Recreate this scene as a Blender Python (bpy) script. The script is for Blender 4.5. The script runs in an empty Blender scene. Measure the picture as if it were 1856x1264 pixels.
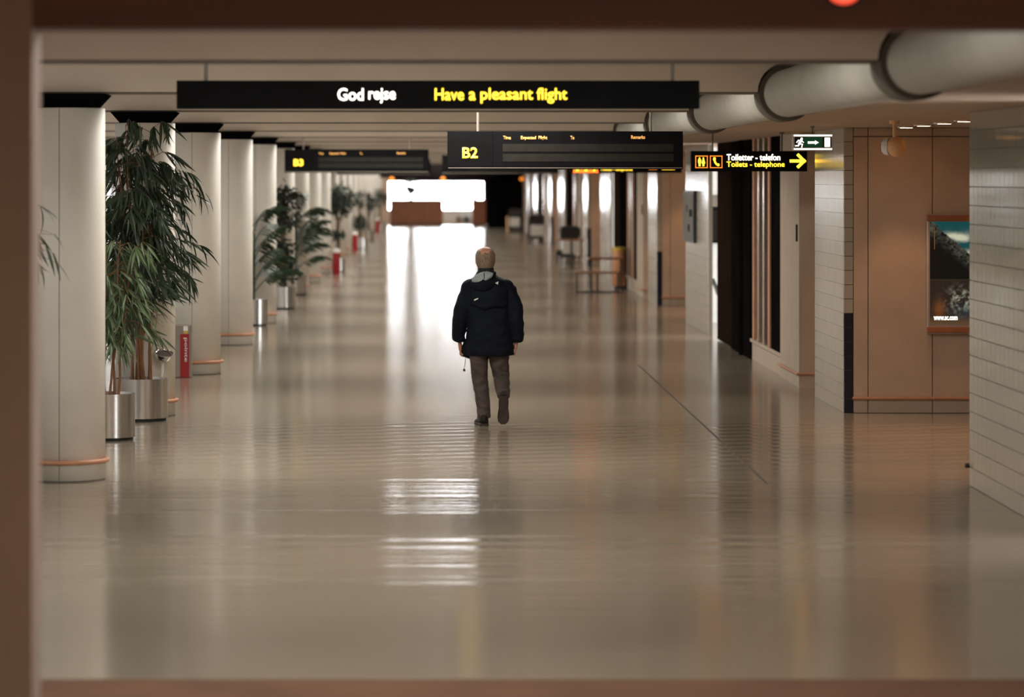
import bpy, bmesh, math, random
from mathutils import Vector, Matrix, noise
from mathutils.bvhtree import BVHTree

# ------------------------------------------------------------------ camera, world, exposure
SC = bpy.context.scene
COL = SC.collection
PI = math.pi
F = 5902.0                     # focal length in pixels of the 1856 px wide frame
HC = 2.47                      # camera height
VX, VY = 789.0, 323.0          # vanishing point of the hall in the frame
cam = bpy.data.cameras.new('camera')
cam.sensor_width = 36.0
cam.lens = F * 36.0 / 1856.0
cam.shift_x = (928.0 - VX) / 1856.0
cam.shift_y = -(632.0 - VY) / 1856.0
cam.clip_end = 600.0
cam.dof.use_dof = True
cam.dof.focus_distance = 32.4
cam.dof.aperture_fstop = 1.75
cam_o = bpy.data.objects.new('camera', cam)
COL.objects.link(cam_o)
cam_o.location = (0, 0, HC)
cam_o.rotation_euler = (PI / 2, 0, 0)
SC.camera = cam_o

world = bpy.data.worlds.new('world')
SC.world = world
world.use_nodes = True
bgn = world.node_tree.nodes['Background']
bgn.inputs[0].default_value = (0.75, 0.85, 1.0, 1)
bgn.inputs[1].default_value = 0.35

vs = SC.view_settings
vs.view_transform = 'Standard'
vs.look = 'None'
vs.gamma = 1.0
vs.use_curve_mapping = False
vs.exposure = 0.5
SC.cycles.max_bounces = 7
SC.cycles.diffuse_bounces = 4
SC.cycles.glossy_bounces = 4
SC.cycles.sample_clamp_indirect = 6.0
SC.cycles.caustics_reflective = False
SC.cycles.caustics_refractive = False

def area(name, loc, sx, sy, power, color, aim, spread=180.0):
    l = bpy.data.lights.new(name, 'AREA')
    l.shape = 'RECTANGLE'; l.size = sx; l.size_y = sy
    l.energy = power; l.color = color; l.spread = math.radians(spread)
    o = bpy.data.objects.new(name, l); COL.objects.link(o)
    o.location = loc
    o.rotation_euler = Vector(aim).to_track_quat('-Z', 'Y').to_euler()
    return o

BAY = 7.2
BEAM0 = 19.3                   # front of the first beam
XR = 4.29                      # plane of the right-hand wall
ZB = 3.16                      # underside of beams
ZC = 3.62                      # ceiling
ZS = 3.00                      # soffit on the right
YEND = 175.0
MODS = [34.2 + 28.8 * m for m in range(-1, 5)]

P_BAY = 165.0
for k in range(-1, 21):        # unseen fill lights added between the beams to brighten hall and beam faces
    yc = BEAM0 + 0.45 + 1.15 + BAY * k
    if k < 0: yc = 15.3
    area('bay_fill', (-0.5, yc, ZC - 0.02), 3.8, 1.2, P_BAY * (0.6 if k < 0 else 0.75 if k < 1 else 1.0), (1.0, 0.95, 0.87), (0, 0, -1))
area('entrance_fill', (0.8, 5.5, 3.85), 5.0, 2.5, 330.0, (1.0, 0.78, 0.60), (0.0, 0, -1))  # unseen warm light added to brighten the portal jamb and lintel

# ------------------------------------------------------------------ materials
M = {}
def _nt(name):
    m = bpy.data.materials.new(name); m.use_nodes = True
    M[name] = m
    return m, m.node_tree.nodes, m.node_tree.links, m.node_tree.nodes['Principled BSDF']

def mat(name, col, rough=0.5, var=0.12, scale=6.0, metal=0.0, bump=0.0, bscale=40.0, spec=0.5, coat=0.0, stretch=None):
    m, N, L, b = _nt(name)
    tc = N.new('ShaderNodeTexCoord')
    mp = N.new('ShaderNodeMapping')
    if stretch: mp.inputs['Scale'].default_value = stretch
    L.new(tc.outputs['Object'], mp.inputs['Vector'])
    nz = N.new('ShaderNodeTexNoise'); nz.inputs['Scale'].default_value = scale; nz.inputs['Detail'].default_value = 4
    L.new(mp.outputs['Vector'], nz.inputs['Vector'])
    cr = N.new('ShaderNodeValToRGB')
    c0 = [max(0, c * (1 - var)) for c in col]; c1 = [min(1, c * (1 + var)) for c in col]
    cr.color_ramp.elements[0].position = 0.3; cr.color_ramp.elements[0].color = (*c0, 1)
    cr.color_ramp.elements[1].position = 0.7; cr.color_ramp.elements[1].color = (*c1, 1)
    L.new(nz.outputs['Fac'], cr.inputs['Fac'])
    L.new(cr.outputs['Color'], b.inputs['Base Color'])
    b.inputs['Roughness'].default_value = rough
    b.inputs['Metallic'].default_value = metal
    b.inputs['Specular IOR Level'].default_value = spec
    b.inputs['Coat Weight'].default_value = coat
    if bump:
        n2 = N.new('ShaderNodeTexNoise'); n2.inputs['Scale'].default_value = bscale; n2.inputs['Detail'].default_value = 3
        L.new(mp.outputs['Vector'], n2.inputs['Vector'])
        bp = N.new('ShaderNodeBump'); bp.inputs['Strength'].default_value = bump; bp.inputs['Distance'].default_value = 0.01
        L.new(n2.outputs['Fac'], bp.inputs['Height'])
        L.new(bp.outputs['Normal'], b.inputs['Normal'])
    return m

def emit(name, col, strength):
    m, N, L, b = _nt(name)
    b.inputs['Base Color'].default_value = (*col, 1)
    b.inputs['Emission Color'].default_value = (*col, 1)
    b.inputs['Emission Strength'].default_value = strength
    b.inputs['Roughness'].default_value = 0.4
    return m

mat('column_paint', (0.80, 0.755, 0.675), 0.55, 0.05, 2.0, bump=0.05, bscale=60)
mat('beam_paint', (0.80, 0.69, 0.57), 0.5, 0.05, 1.5)
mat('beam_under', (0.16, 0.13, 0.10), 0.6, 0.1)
mat('ceiling_paint', (0.55, 0.5, 0.44), 0.7, 0.05, 1.0)
mat('duct_paint', (0.50, 0.48, 0.43), 0.65, 0.06, 3.0)
mat('gap_dark', (0.12, 0.10, 0.075), 0.8, 0.1)
mat('cap_black', (0.004, 0.004, 0.004), 0.9, 0.1, spec=0.0)
mat('copper', (0.52, 0.25, 0.14), 0.5, 0.15, 8.0)
mat('plaster', (0.52, 0.38, 0.28), 0.75, 0.07, 3.0, bump=0.12, bscale=50)
mat('plaster_grey', (0.46, 0.37, 0.285), 0.7, 0.06, 3.0, bump=0.1, bscale=50)
mat('plaster_white', (0.86, 0.86, 0.85), 0.7, 0.03, 3.0)
mat('grout', (0.16, 0.135, 0.11), 0.9, 0.1)
mat('tile_white', (0.41, 0.37, 0.31), 0.07, 0.06, 1.3, spec=0.4)
mat('tile_navy', (0.010, 0.014, 0.030), 0.12, 0.3, 4.0)
mat('partition_black', (0.008, 0.007, 0.007), 0.9, 0.3, 2.0, spec=0.0)
mat('partition_brown', (0.020, 0.012, 0.008), 0.9, 0.2, 2.0, spec=0.0, stretch=(6, 6, 0.6))
mat('dark_glass', (0.008, 0.008, 0.009), 0.06, 0.2, 1.0)
mat('mullion_metal', (0.60, 0.50, 0.40), 0.25, 0.1, 3.0, metal=1.0)
mat('portal_paint', (0.38, 0.28, 0.22), 0.7, 0.1, 1.2)
mat('lintel_wood', (0.16, 0.065, 0.042), 0.55, 0.2, 1.0, stretch=(0.6, 8, 8))
mat('steel', (0.62, 0.60, 0.57), 0.24, 0.05, 20.0, metal=1.0, stretch=(20, 20, 0.2))
mat('chrome', (0.75, 0.74, 0.72), 0.10, 0.04, 5.0, metal=1.0)
mat('soil', (0.035, 0.022, 0.014), 0.95, 0.4, 40, bump=0.6)
mat('black_rubber', (0.012, 0.012, 0.012), 0.7, 0.2)
mat('sign_black', (0.004, 0.004, 0.0045), 0.7, 0.2, spec=0.06)
mat('sign_slot', (0.016, 0.015, 0.012), 0.6, 0.15, 9.0, spec=0.1)
mat('rod_paint', (0.20, 0.175, 0.15), 0.5, 0.08)
mat('bamboo_leaf', (0.040, 0.066, 0.034), 0.42, 0.45, 1.6)
mat('young_leaf', (0.085, 0.125, 0.055), 0.42, 0.35, 1.6)
mat('palm_leaf', (0.022, 0.045, 0.020), 0.45, 0.4, 2.0)
mat('ficus_leaf', (0.016, 0.030, 0.016), 0.5, 0.4, 4.0)
mat('cane', (0.20, 0.085, 0.035), 0.6, 0.3, 6.0)
mat('bark', (0.15, 0.10, 0.06), 0.8, 0.3, 12.0)
mat('red_panel', (0.30, 0.009, 0.012), 0.4, 0.08)
mat('white_print', (0.80, 0.78, 0.74), 0.5, 0.03)
mat('body_grey', (0.30, 0.27, 0.23), 0.35, 0.1, 5.0, metal=0.5)
mat('yellow_trim', (0.55, 0.36, 0.05), 0.5, 0.1)
mat('desk_wood', (0.24, 0.075, 0.028), 0.45, 0.2, 2.0, stretch=(1, 1, 10))
mat('desk_top', (0.10, 0.035, 0.016), 0.4, 0.2, 3.0)
mat('table_wood', (0.22, 0.085, 0.045), 0.35, 0.2, 4.0)
mat('dark_metal', (0.02, 0.018, 0.017), 0.4, 0.2)
mat('cart_dark', (0.022, 0.016, 0.013), 0.5, 0.3, 6.0)
mat('cart_panel', (0.60, 0.56, 0.50), 0.35, 0.08)
mat('bin_orange', (0.50, 0.22, 0.10), 0.45, 0.1)
mat('speaker_tan', (0.80, 0.48, 0.24), 0.5, 0.06, 60.0)
mat('speaker_white', (0.72, 0.70, 0.66), 0.5, 0.05)
mat('frame_mauve', (0.42, 0.33, 0.30), 0.4, 0.06)
mat('frame_copper', (0.36, 0.13, 0.06), 0.4, 0.15)
mat('chair_shell', (0.04, 0.05, 0.06), 0.3, 0.2)
mat('facade_frame', (0.30, 0.29, 0.28), 0.5, 0.1)
mat('low_wall', (0.42, 0.42, 0.41), 0.6, 0.1, 2.0)
mat('floor_joint', (0.07, 0.055, 0.04), 0.6, 0.1)
mat('threshold', (0.135, 0.070, 0.042), 0.85, 0.12, 2.0, spec=0.1)
mat('skin', (0.50, 0.24, 0.16), 0.5, 0.12, 14.0)
mat('hair', (0.22, 0.155, 0.105), 0.7, 0.35, 70.0, bump=0.5, bscale=140, stretch=(1, 1, 0.25))
mat('jacket_navy', (0.0035, 0.0056, 0.0115), 0.8, 0.35, 5.0, bump=0.35, bscale=16, spec=0.18)
mat('lining_grey', (0.30, 0.34, 0.34), 0.7, 0.1, 10.0, bump=0.3, bscale=30)
mat('trousers_brown', (0.062, 0.043, 0.037), 0.75, 0.2, 9.0, bump=0.35, bscale=18)
mat('shoe_leather', (0.014, 0.009, 0.007), 0.55, 0.3, 8.0, spec=0.25)
mat('notice_grey', (0.15, 0.14, 0.125), 0.6, 0.2, 6.0)
mat('shoe_sole', (0.034, 0.022, 0.015), 0.6, 0.25, 20.0)
mat('collar_dark', (0.006, 0.006, 0.008), 0.7, 0.2)
mat('text_dim', (0.45, 0.22, 0.07), 0.5, 0.1)

emit('letters_white', (1.0, 0.93, 0.80), 2.2)
emit('letters_yellow', (1.0, 0.66, 0.04), 1.8)
emit('letters_orange', (1.0, 0.30, 0.03), 0.9)
emit('header_orange', (0.9, 0.45, 0.12), 0.55)
emit('pane_end', (0.96, 0.98, 1.0), 24.0)
emit('pane_left', (0.93, 0.95, 0.95), 0.75)
emit('pane_lounge', (0.92, 0.97, 1.0), 9.0)
emit('lamp_warm', (1.0, 0.50, 0.20), 14.0)
emit('lamp_amber', (1.0, 0.28, 0.015), 0.8)
emit('lamp_red', (1.0, 0.10, 0.05), 1.2)
emit('exit_green', (0.006, 0.055, 0.022), 0.35)
emit('exit_white', (1.0, 0.95, 0.82), 1.3)
emit('exit_black', (0.006, 0.008, 0.006), 0.0)
emit('url_white', (1.0, 0.97, 0.9), 1.3)

def tile_brick(name, col, row, wid, rough):
    """glazed tiling too fine to pick apart: joints by brick texture, on faces of the far piers"""
    m, N, L, b = _nt(name)
    tc = N.new('ShaderNodeTexCoord'); sx = N.new('ShaderNodeSeparateXYZ'); L.new(tc.outputs['Object'], sx.inputs[0])
    cb = N.new('ShaderNodeCombineXYZ')
    ad = N.new('ShaderNodeMath'); ad.operation = 'ADD'
    L.new(sx.outputs['X'], ad.inputs[0]); L.new(sx.outputs['Y'], ad.inputs[1])
    L.new(ad.outputs[0], cb.inputs['X']); L.new(sx.outputs['Z'], cb.inputs['Y'])
    bt = N.new('ShaderNodeTexBrick'); bt.offset = 0.0
    bt.inputs['Scale'].default_value = 1.0
    bt.inputs['Brick Width'].default_value = wid; bt.inputs['Row Height'].default_value = row
    bt.inputs['Mortar Size'].default_value = 0.004; bt.inputs['Mortar Smooth'].default_value = 0.2
    bt.inputs['Color1'].default_value = (*col, 1)
    bt.inputs['Color2'].default_value = (*[c * 0.94 for c in col], 1)
    bt.inputs['Mortar'].default_value = (0.25, 0.21, 0.17, 1)
    L.new(cb.outputs[0], bt.inputs['Vector'])
    L.new(bt.outputs['Color'], b.inputs['Base Color'])
    bp = N.new('ShaderNodeBump'); bp.inputs['Strength'].default_value = 0.4; bp.inputs['Distance'].default_value = 0.003; bp.invert = True
    L.new(bt.outputs['Fac'], bp.inputs['Height']); L.new(bp.outputs['Normal'], b.inputs['Normal'])
    b.inputs['Roughness'].default_value = rough
    return m
tile_brick('tile_fine', (0.42, 0.37, 0.30), 0.15, 0.15, 0.2)

def floor_material():
    m, N, L, b = _nt('terrazzo')
    tc = N.new('ShaderNodeTexCoord')
    sx = N.new('ShaderNodeSeparateXYZ'); L.new(tc.outputs['Object'], sx.inputs[0])
    # terrazzo speckle and large soft staining
    n1 = N.new('ShaderNodeTexNoise'); n1.inputs['Scale'].default_value = 90; n1.inputs['Detail'].default_value = 3
    n2 = N.new('ShaderNodeTexNoise'); n2.inputs['Scale'].default_value = 0.5; n2.inputs['Detail'].default_value = 4
    L.new(tc.outputs['Object'], n1.inputs['Vector']); L.new(tc.outputs['Object'], n2.inputs['Vector'])
    r1 = N.new('ShaderNodeValToRGB')
    r1.color_ramp.elements[0].position = 0.35; r1.color_ramp.elements[0].color = (0.215, 0.180, 0.136, 1)
    r1.color_ramp.elements[1].position = 0.65; r1.color_ramp.elements[1].color = (0.268, 0.228, 0.175, 1)
    L.new(n1.outputs['Fac'], r1.inputs['Fac'])
    r2 = N.new('ShaderNodeValToRGB')
    r2.color_ramp.elements[0].position = 0.3; r2.color_ramp.elements[0].color = (0.86, 0.85, 0.84, 1)
    r2.color_ramp.elements[1].position = 0.7; r2.color_ramp.elements[1].color = (1.08, 1.07, 1.06, 1)
    L.new(n2.outputs['Fac'], r2.inputs['Fac'])
    mx = N.new('ShaderNodeMix'); mx.data_type = 'RGBA'; mx.blend_type = 'MULTIPLY'; mx.inputs['Factor'].default_value = 1
    L.new(r1.outputs['Color'], mx.inputs['A']); L.new(r2.outputs['Color'], mx.inputs['B'])
    L.new(mx.outputs['Result'], b.inputs['Base Color'])
    # cross-wise strips with a different polish (waxed / worn), as the floor was cleaned in passes
    mr = N.new('ShaderNodeMapRange'); mr.inputs['From Min'].default_value = 0; mr.inputs['From Max'].default_value = 180
    L.new(sx.outputs['Y'], mr.inputs['Value'])
    rr = N.new('ShaderNodeValToRGB'); rr.color_ramp.interpolation = 'CONSTANT'
    bands = FLOOR_BANDS
    els = rr.color_ramp.elements
    els[0].position = 0.0; els[0].color = (bands[0][1],) * 3 + (1,)
    els[1].position = bands[1][0] / 180; els[1].color = (bands[1][1],) * 3 + (1,)
    for y, r in bands[2:]:
        e = els.new(y / 180); e.color = (r, r, r, 1)
    L.new(mr.outputs['Result'], rr.inputs['Fac'])
    # fine cross-wise streaks of polish
    mp = N.new('ShaderNodeMapping'); mp.inputs['Scale'].default_value = (0.025, 4.5, 1)
    L.new(tc.outputs['Object'], mp.inputs['Vector'])
    n3 = N.new('ShaderNodeTexNoise'); n3.inputs['Scale'].default_value = 1.0; n3.inputs['Detail'].default_value = 3
    L.new(mp.outputs['Vector'], n3.inputs['Vector'])
    s3 = N.new('ShaderNodeMath'); s3.operation = 'MULTIPLY_ADD'; s3.inputs[1].default_value = 0.08; s3.inputs[2].default_value = -0.04
    L.new(n3.outputs['Fac'], s3.inputs[0])
    # grooved zone: slightly skewed grooves 0.42 m apart between 26.8 and 33.6 m
    sk = N.new('ShaderNodeMath'); sk.operation = 'MULTIPLY_ADD'; sk.inputs[1].default_value = -0.30
    L.new(sx.outputs['X'], sk.inputs[0]); L.new(sx.outputs['Y'], sk.inputs[2])
    fq = N.new('ShaderNodeMath'); fq.operation = 'MULTIPLY'; fq.inputs[1].default_value = 2 * PI / 0.42
    L.new(sk.outputs[0], fq.inputs[0])
    sn = N.new('ShaderNodeMath'); sn.operation = 'SINE'; L.new(fq.outputs[0], sn.inputs[0])
    z1 = N.new('ShaderNodeMapRange'); z1.interpolation_type = 'SMOOTHSTEP'
    z1.inputs['From Min'].default_value = 26.4; z1.inputs['From Max'].default_value = 29.0; L.new(sx.outputs['Y'], z1.inputs['Value'])
    z2 = N.new('ShaderNodeMapRange'); z2.interpolation_type = 'SMOOTHSTEP'
    z2.inputs['From Min'].default_value = 33.4; z2.inputs['From Max'].default_value = 32.4; L.new(sx.outputs['Y'], z2.inputs['Value'])
    zm = N.new('ShaderNodeMath'); zm.operation = 'MULTIPLY'; L.new(z1.outputs[0], zm.inputs[0]); L.new(z2.outputs[0], zm.inputs[1])
    zs = N.new('ShaderNodeMath'); zs.operation = 'MULTIPLY'; L.new(zm.outputs[0], zs.inputs[0]); L.new(sn.outputs[0], zs.inputs[1])
    za = N.new('ShaderNodeMath'); za.operation = 'MULTIPLY'; za.inputs[1].default_value = 0.07; L.new(zs.outputs[0], za.inputs[0])
    a2 = N.new('ShaderNodeMath'); a2.operation = 'MULTIPLY_ADD'; a2.inputs[1].default_value = 0.6; a2.inputs[2].default_value = 0.15
    L.new(za.outputs[0], a2.inputs[0])
    L.new(a2.outputs[0], b.inputs['Roughness'])
    # shallow cross-wise ripples left by the polishing machine: they stretch reflections along the hall
    hm = N.new('ShaderNodeMath'); hm.operation = 'MULTIPLY'; L.new(rr.outputs['Color'], hm.inputs[0]); L.new(n3.outputs['Fac'], hm.inputs[1])
    ha = N.new('ShaderNodeMath'); ha.operation = 'MULTIPLY'; ha.inputs[1].default_value = RIPPLE; L.new(hm.outputs[0], ha.inputs[0])
    hz = N.new('ShaderNodeMath'); hz.operation = 'MULTIPLY_ADD'; hz.inputs[1].default_value = 0.0006
    L.new(zs.outputs[0], hz.inputs[0]); L.new(ha.outputs[0], hz.inputs[2])
    bp = N.new('ShaderNodeBump'); bp.inputs['Strength'].default_value = 1.0; bp.inputs['Distance'].default_value = 1.0
    L.new(hz.outputs[0], bp.inputs['Height']); L.new(bp.outputs['Normal'], b.inputs['Normal'])
    b.inputs['Specular IOR Level'].default_value = 0.5
    return m
FLOOR_BANDS = [(0, 0.12), (19.5, 1.0), (22.5, 0.14), (23.75, 1.0), (26.1, 0.14), (33.0, 0.16), (41.0, 0.22),
               (51.0, 0.32), (54.5, 0.8), (57.5, 0.36), (60.5, 0.8), (62.0, 0.60), (72.0, 0.35), (76.0, 0.8), (95.0, 0.95), (120.0, 1.0)]   # start (m), relief of the polish ripples
RIPPLE = 0.016
floor_material()

# ------------------------------------------------------------------ mesh helpers
class MB:
    def __init__(s): s.v = []; s.f = []; s.mi = []; s.cur = 0
    def add(s, vs, fs):
        o = len(s.v); s.v += [tuple(p) for p in vs]
        for f in fs: s.f.append([i + o for i in f]); s.mi.append(s.cur)
        return s
    def box(s, x0, x1, y0, y1, z0, z1):
        v = [(x0,y0,z0),(x1,y0,z0),(x1,y1,z0),(x0,y1,z0),(x0,y0,z1),(x1,y0,z1),(x1,y1,z1),(x0,y1,z1)]
        return s.add(v, [(0,3,2,1),(4,5,6,7),(0,1,5,4),(1,2,6,5),(2,3,7,6),(3,0,4,7)])
    def cbox(s, x0, x1, y0, y1, z0, z1, c):
        """box with chamfered edges in x and z (proud tile, panel): front at y0"""
        v = [(x0,y1,z0),(x1,y1,z0),(x1,y1,z1),(x0,y1,z1),(x0+c,y0,z0+c),(x1-c,y0,z0+c),(x1-c,y0,z1-c),(x0+c,y0,z1-c)]
        return s.add(v, [(0,1,2,3)[::-1],(4,5,6,7),(0,1,5,4),(1,2,6,5),(2,3,7,6),(3,0,4,7)])
    def rings(s, rs, caps=True):
        n = len(rs[0]); o = len(s.v)
        for r in rs: s.v += [tuple(p) for p in r]
        for i in range(len(rs) - 1):
            for j in range(n):
                a = o + i*n + j; b_ = o + i*n + (j+1) % n
                s.f.append([a, b_, b_ + n, a + n]); s.mi.append(s.cur)
        if caps:
            s.f.append([o + j for j in range(n)][::-1]); s.mi.append(s.cur)
            s.f.append([o + (len(rs)-1)*n + j for j in range(n)]); s.mi.append(s.cur)
        return s
    def lathe(s, prof, n=24, cx=0, cy=0, sx=1, sy=1, caps=True):
        return s.rings([[(cx + r*sx*math.cos(2*PI*j/n), cy + r*sy*math.sin(2*PI*j/n), z) for j in range(n)] for r, z in prof], caps)
    def tube(s, pts, rad, n=8, ref=(0, 1, 0), flat=1.0):
        """swept ellipse along pts; rad = radius or list of (rx, ry) with rx along the sideways axis"""
        pts = [Vector(p) for p in pts]; rs = []
        for i, p in enumerate(pts):
            if i == 0: t = pts[1] - p
            elif i == len(pts) - 1: t = p - pts[i-1]
            else: t = (pts[i+1] - pts[i-1])
            t.normalize()
            rf = Vector(ref)
            if abs(t.dot(rf)) > 0.95: rf = Vector((1, 0, 0)) if abs(t.x) < 0.9 else Vector((0, 0, 1))
            u = rf.cross(t).normalized(); w = t.cross(u).normalized()
            r = rad[i] if isinstance(rad, (list, tuple)) else rad
            ru, rw = r if isinstance(r, (list, tuple)) else (r, r * flat)
            rs.append([p + u * ru * math.cos(2*PI*j/n) + w * rw * math.sin(2*PI*j/n) for j in range(n)])
        return s.rings(rs)
    def sphere(s, c, rx, ry=None, rz=None, n=16, m=10):
        ry = rx if ry is None else ry; rz = rx if rz is None else rz
        prof = [(max(0.001, math.sin(PI*i/m)), -math.cos(PI*i/m)) for i in range(m+1)]
        return s.rings([[(c[0]+rx*r*math.cos(2*PI*j/n), c[1]+ry*r*math.sin(2*PI*j/n), c[2]+rz*z) for j in range(n)] for r, z in prof])
    def mesh(s, name, mats=(), smooth=False):
        me = bpy.data.meshes.new(name); me.from_pydata(s.v, [], s.f)
        for m in ([mats] if isinstance(mats, str) else mats): me.materials.append(M[m])
        me.polygons.foreach_set('material_index', s.mi)
        if smooth: me.polygons.foreach_set('use_smooth', [True] * len(me.polygons))
        me.update()
        return me
    def build(s, name, mats, parent=None, smooth=False, loc=None, bevel=0, auto=True):
        me = s.mesh(name, mats, smooth)
        o = bpy.data.objects.new(name, me); COL.objects.link(o)
        if smooth and auto:
            bm = bmesh.new(); bm.from_mesh(me)
            for e in bm.edges:
                if len(e.link_faces) == 2 and e.calc_face_angle(0) > math.radians(42): e.smooth = False
            bm.to_mesh(me); bm.free()
        if parent: o.parent = parent
        if loc: o.location = loc
        if bevel:
            md = o.modifiers.new('bevel', 'BEVEL'); md.width = bevel; md.segments = 2; md.limit_method = 'ANGLE'
        return o

def tag(o, label=None, cat=None, group=None, kind=None):
    if label: o['label'] = label
    if cat: o['category'] = cat
    if group: o['group'] = group
    if kind: o['kind'] = kind
    return o
def thing(name, label, cat, loc=(0, 0, 0), rz=0.0, group=None):
    o = bpy.data.objects.new(name, None); COL.objects.link(o)
    o.empty_display_size = 0.2
    o.location = loc; o.rotation_euler = (0, 0, rz)
    return tag(o, label, cat, group)
def struct(o, label=None):
    o['kind'] = 'structure'
    if label: o['label'] = label
    return o
def copy_tree(o, parent=None):
    kids = list(o.children)
    c = o.copy(); COL.objects.link(c)
    if parent: c.parent = parent
    for k in kids: copy_tree(k, c)
    return c
def px(x, y, Y):
    """hall coordinates of a photograph point at depth Y"""
    return Vector(((x - VX) / F * Y, Y, HC - (y - VY) / F * Y))

_dg = None
def text(s, width, height, material, loc, parent, name='lettering', bold=0.0, depth=0.004, rot=(PI/2, 0, 0), align='LEFT'):
    """raised lettering facing the entrance; fitted into width x height"""
    cu = bpy.data.curves.new('lettering', 'FONT'); cu.body = s; cu.size = 1.0; cu.extrude = 0.0
    cu.offset = bold; cu.resolution_u = 3
    t = bpy.data.objects.new('lettering_tmp', cu); COL.objects.link(t)
    dg = bpy.context.evaluated_depsgraph_get(); dg.update()
    me = bpy.data.meshes.new_from_object(t.evaluated_get(dg), depsgraph=dg)
    bpy.data.objects.remove(t); bpy.data.curves.remove(cu)
    xs = [v.co.x for v in me.vertices]; ys = [v.co.y for v in me.vertices]
    x0, x1, y0, y1 = min(xs), max(xs), min(ys), max(ys)
    sx = width / (x1 - x0); sy = height / (y1 - y0)
    for v in me.vertices: v.co = ((v.co.x - x0) * sx, (v.co.y - y0) * sy, 0)
    bm = bmesh.new(); bm.from_mesh(me)
    r = bmesh.ops.extrude_face_region(bm, geom=bm.faces[:])
    bmesh.ops.translate(bm, verts=[g for g in r['geom'] if isinstance(g, bmesh.types.BMVert)], vec=(0, 0, depth))
    bmesh.ops.recalc_face_normals(bm, faces=bm.faces[:])
    bm.to_mesh(me); bm.free()
    me.materials.clear(); me.materials.append(M[material])
    o = bpy.data.objects.new(name, me); COL.objects.link(o)
    o.parent = parent; o.location = loc; o.rotation_euler = rot
    return o
ORD = ['first', 'second', 'third', 'fourth', 'fifth', 'sixth', 'seventh', 'eighth', 'ninth', 'tenth']
# ------------------------------------------------------------------ floor, ceiling, near portal, far end
struct(MB().box(-6.9, 10.4, -4.0, YEND + 3, -0.2, 0.0).build('floor', 'terrazzo'), 'polished beige terrazzo floor running the length of the hall')
struct(MB().box(-6.9, 10.4, 10.0, 16.02, 0.0, 0.003).build('threshold_strip', 'threshold'), 'reddish brown floor strip at the entrance')
struct(MB().box(2.668, 2.692, 26.3, 43.0, 0.0, 0.0012).build('trim_floor_joint', 'floor_joint'), 'thin dark joint line running along the floor')
struct(MB().box(-6.6, 10.2, 13.6, YEND + 0.2, ZC, ZC + 0.15).build('ceiling', 'ceiling_paint'), 'pale ceiling above the beams')
struct(MB().box(3.11, 10.2, 13.7, YEND, ZS, ZS + 0.18).build('ceiling_soffit', 'plaster'), 'lower soffit along the right-hand wall')

# brown portal the photograph looks through
w = MB()
w.box(-6.9, -1.66, 13.4, 13.7, 0, 4.2)
w.box(2.62, 10.4, 13.4, 13.7, 0, 4.2)
struct(w.build('wall_near', 'portal_paint'), 'blurred brown portal wall beside the entrance')
struct(MB().box(-1.66, 2.62, 13.4, 13.7, 3.085, 4.2).build('trim_lintel', 'lintel_wood'), 'blurred dark red-brown lintel across the top')
lr = thing('red_lamp', 'red indicator lamp on the dark lintel at the top', 'lamp', (1.676, 13.37, 3.232))
m_ = MB(); m_.rings([[(0.075 * math.cos(2*PI*j/16), y, 0.05 * math.sin(2*PI*j/16)) for j in range(16)] for y in (0.03, -0.01)])
m_.build('housing', 'black_rubber', lr)
m_ = MB(); m_.rings([[(r * 1.35 * math.cos(2*PI*j/16), y, r * math.sin(2*PI*j/16)) for j in range(16)] for r, y in ((0.046, -0.008), (0.04, -0.025), (0.02, -0.034))])
m_.build('lens', 'lamp_red', lr, smooth=True)
w = MB()
w.box(-6.9, -6.75, -4, 13.4, 0, 4.2); w.box(10.25, 10.4, -4, 13.4, 0, 4.2); w.box(-6.9, 10.4, -4.2, -4, 0, 4.2)
struct(w.build('wall_entrance', 'portal_paint'), 'walls of the entrance hall behind the viewer')
struct(MB().box(-6.9, 10.4, -4.2, 13.4, 4.0, 4.2).build('ceiling_entrance', 'ceiling_paint'), 'ceiling of the entrance hall')

# left facade with windows behind the columns
fw = MB()
fw.box(-6.6, -6.42, 13.7, YEND, 0, 0.55); fw.box(-6.6, -6.42, 13.7, YEND, 2.85, ZC)
for k in range(0, 22):
    yy = BEAM0 + 0.2 + BAY * k
    fw.box(-6.6, -6.40, yy - 0.45, yy + 0.45, 0.55, 2.85)
struct(fw.build('wall_left', 'plaster_grey'), 'pale facade wall behind the row of columns')
me_p = MB().box(-0.01, 0.01, -3.15, 3.15, 0.55, 2.85).mesh('pane', 'pane_left')
fr = MB()
for y in (-3.12, -1.05, 1.05, 3.12): fr.box(-0.01, 0.06, y - 0.03, y + 0.03, 0.55, 2.85)
fr.box(-0.01, 0.06, -3.15, 3.15, 0.55, 0.61); fr.box(-0.01, 0.06, -3.15, 3.15, 2.79, 2.85)
me_f = fr.mesh('window_frame', 'facade_frame')
for k in range(0, 19):
    o = bpy.data.objects.new('window_%d' % (k + 1), me_f); COL.objects.link(o)
    o.location = (-6.5, BEAM0 + 0.2 + BAY * (k + 0.5), 0); struct(o, 'facade window behind the columns')
    p = bpy.data.objects.new('pane', me_p); COL.objects.link(p); p.parent = o

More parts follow.
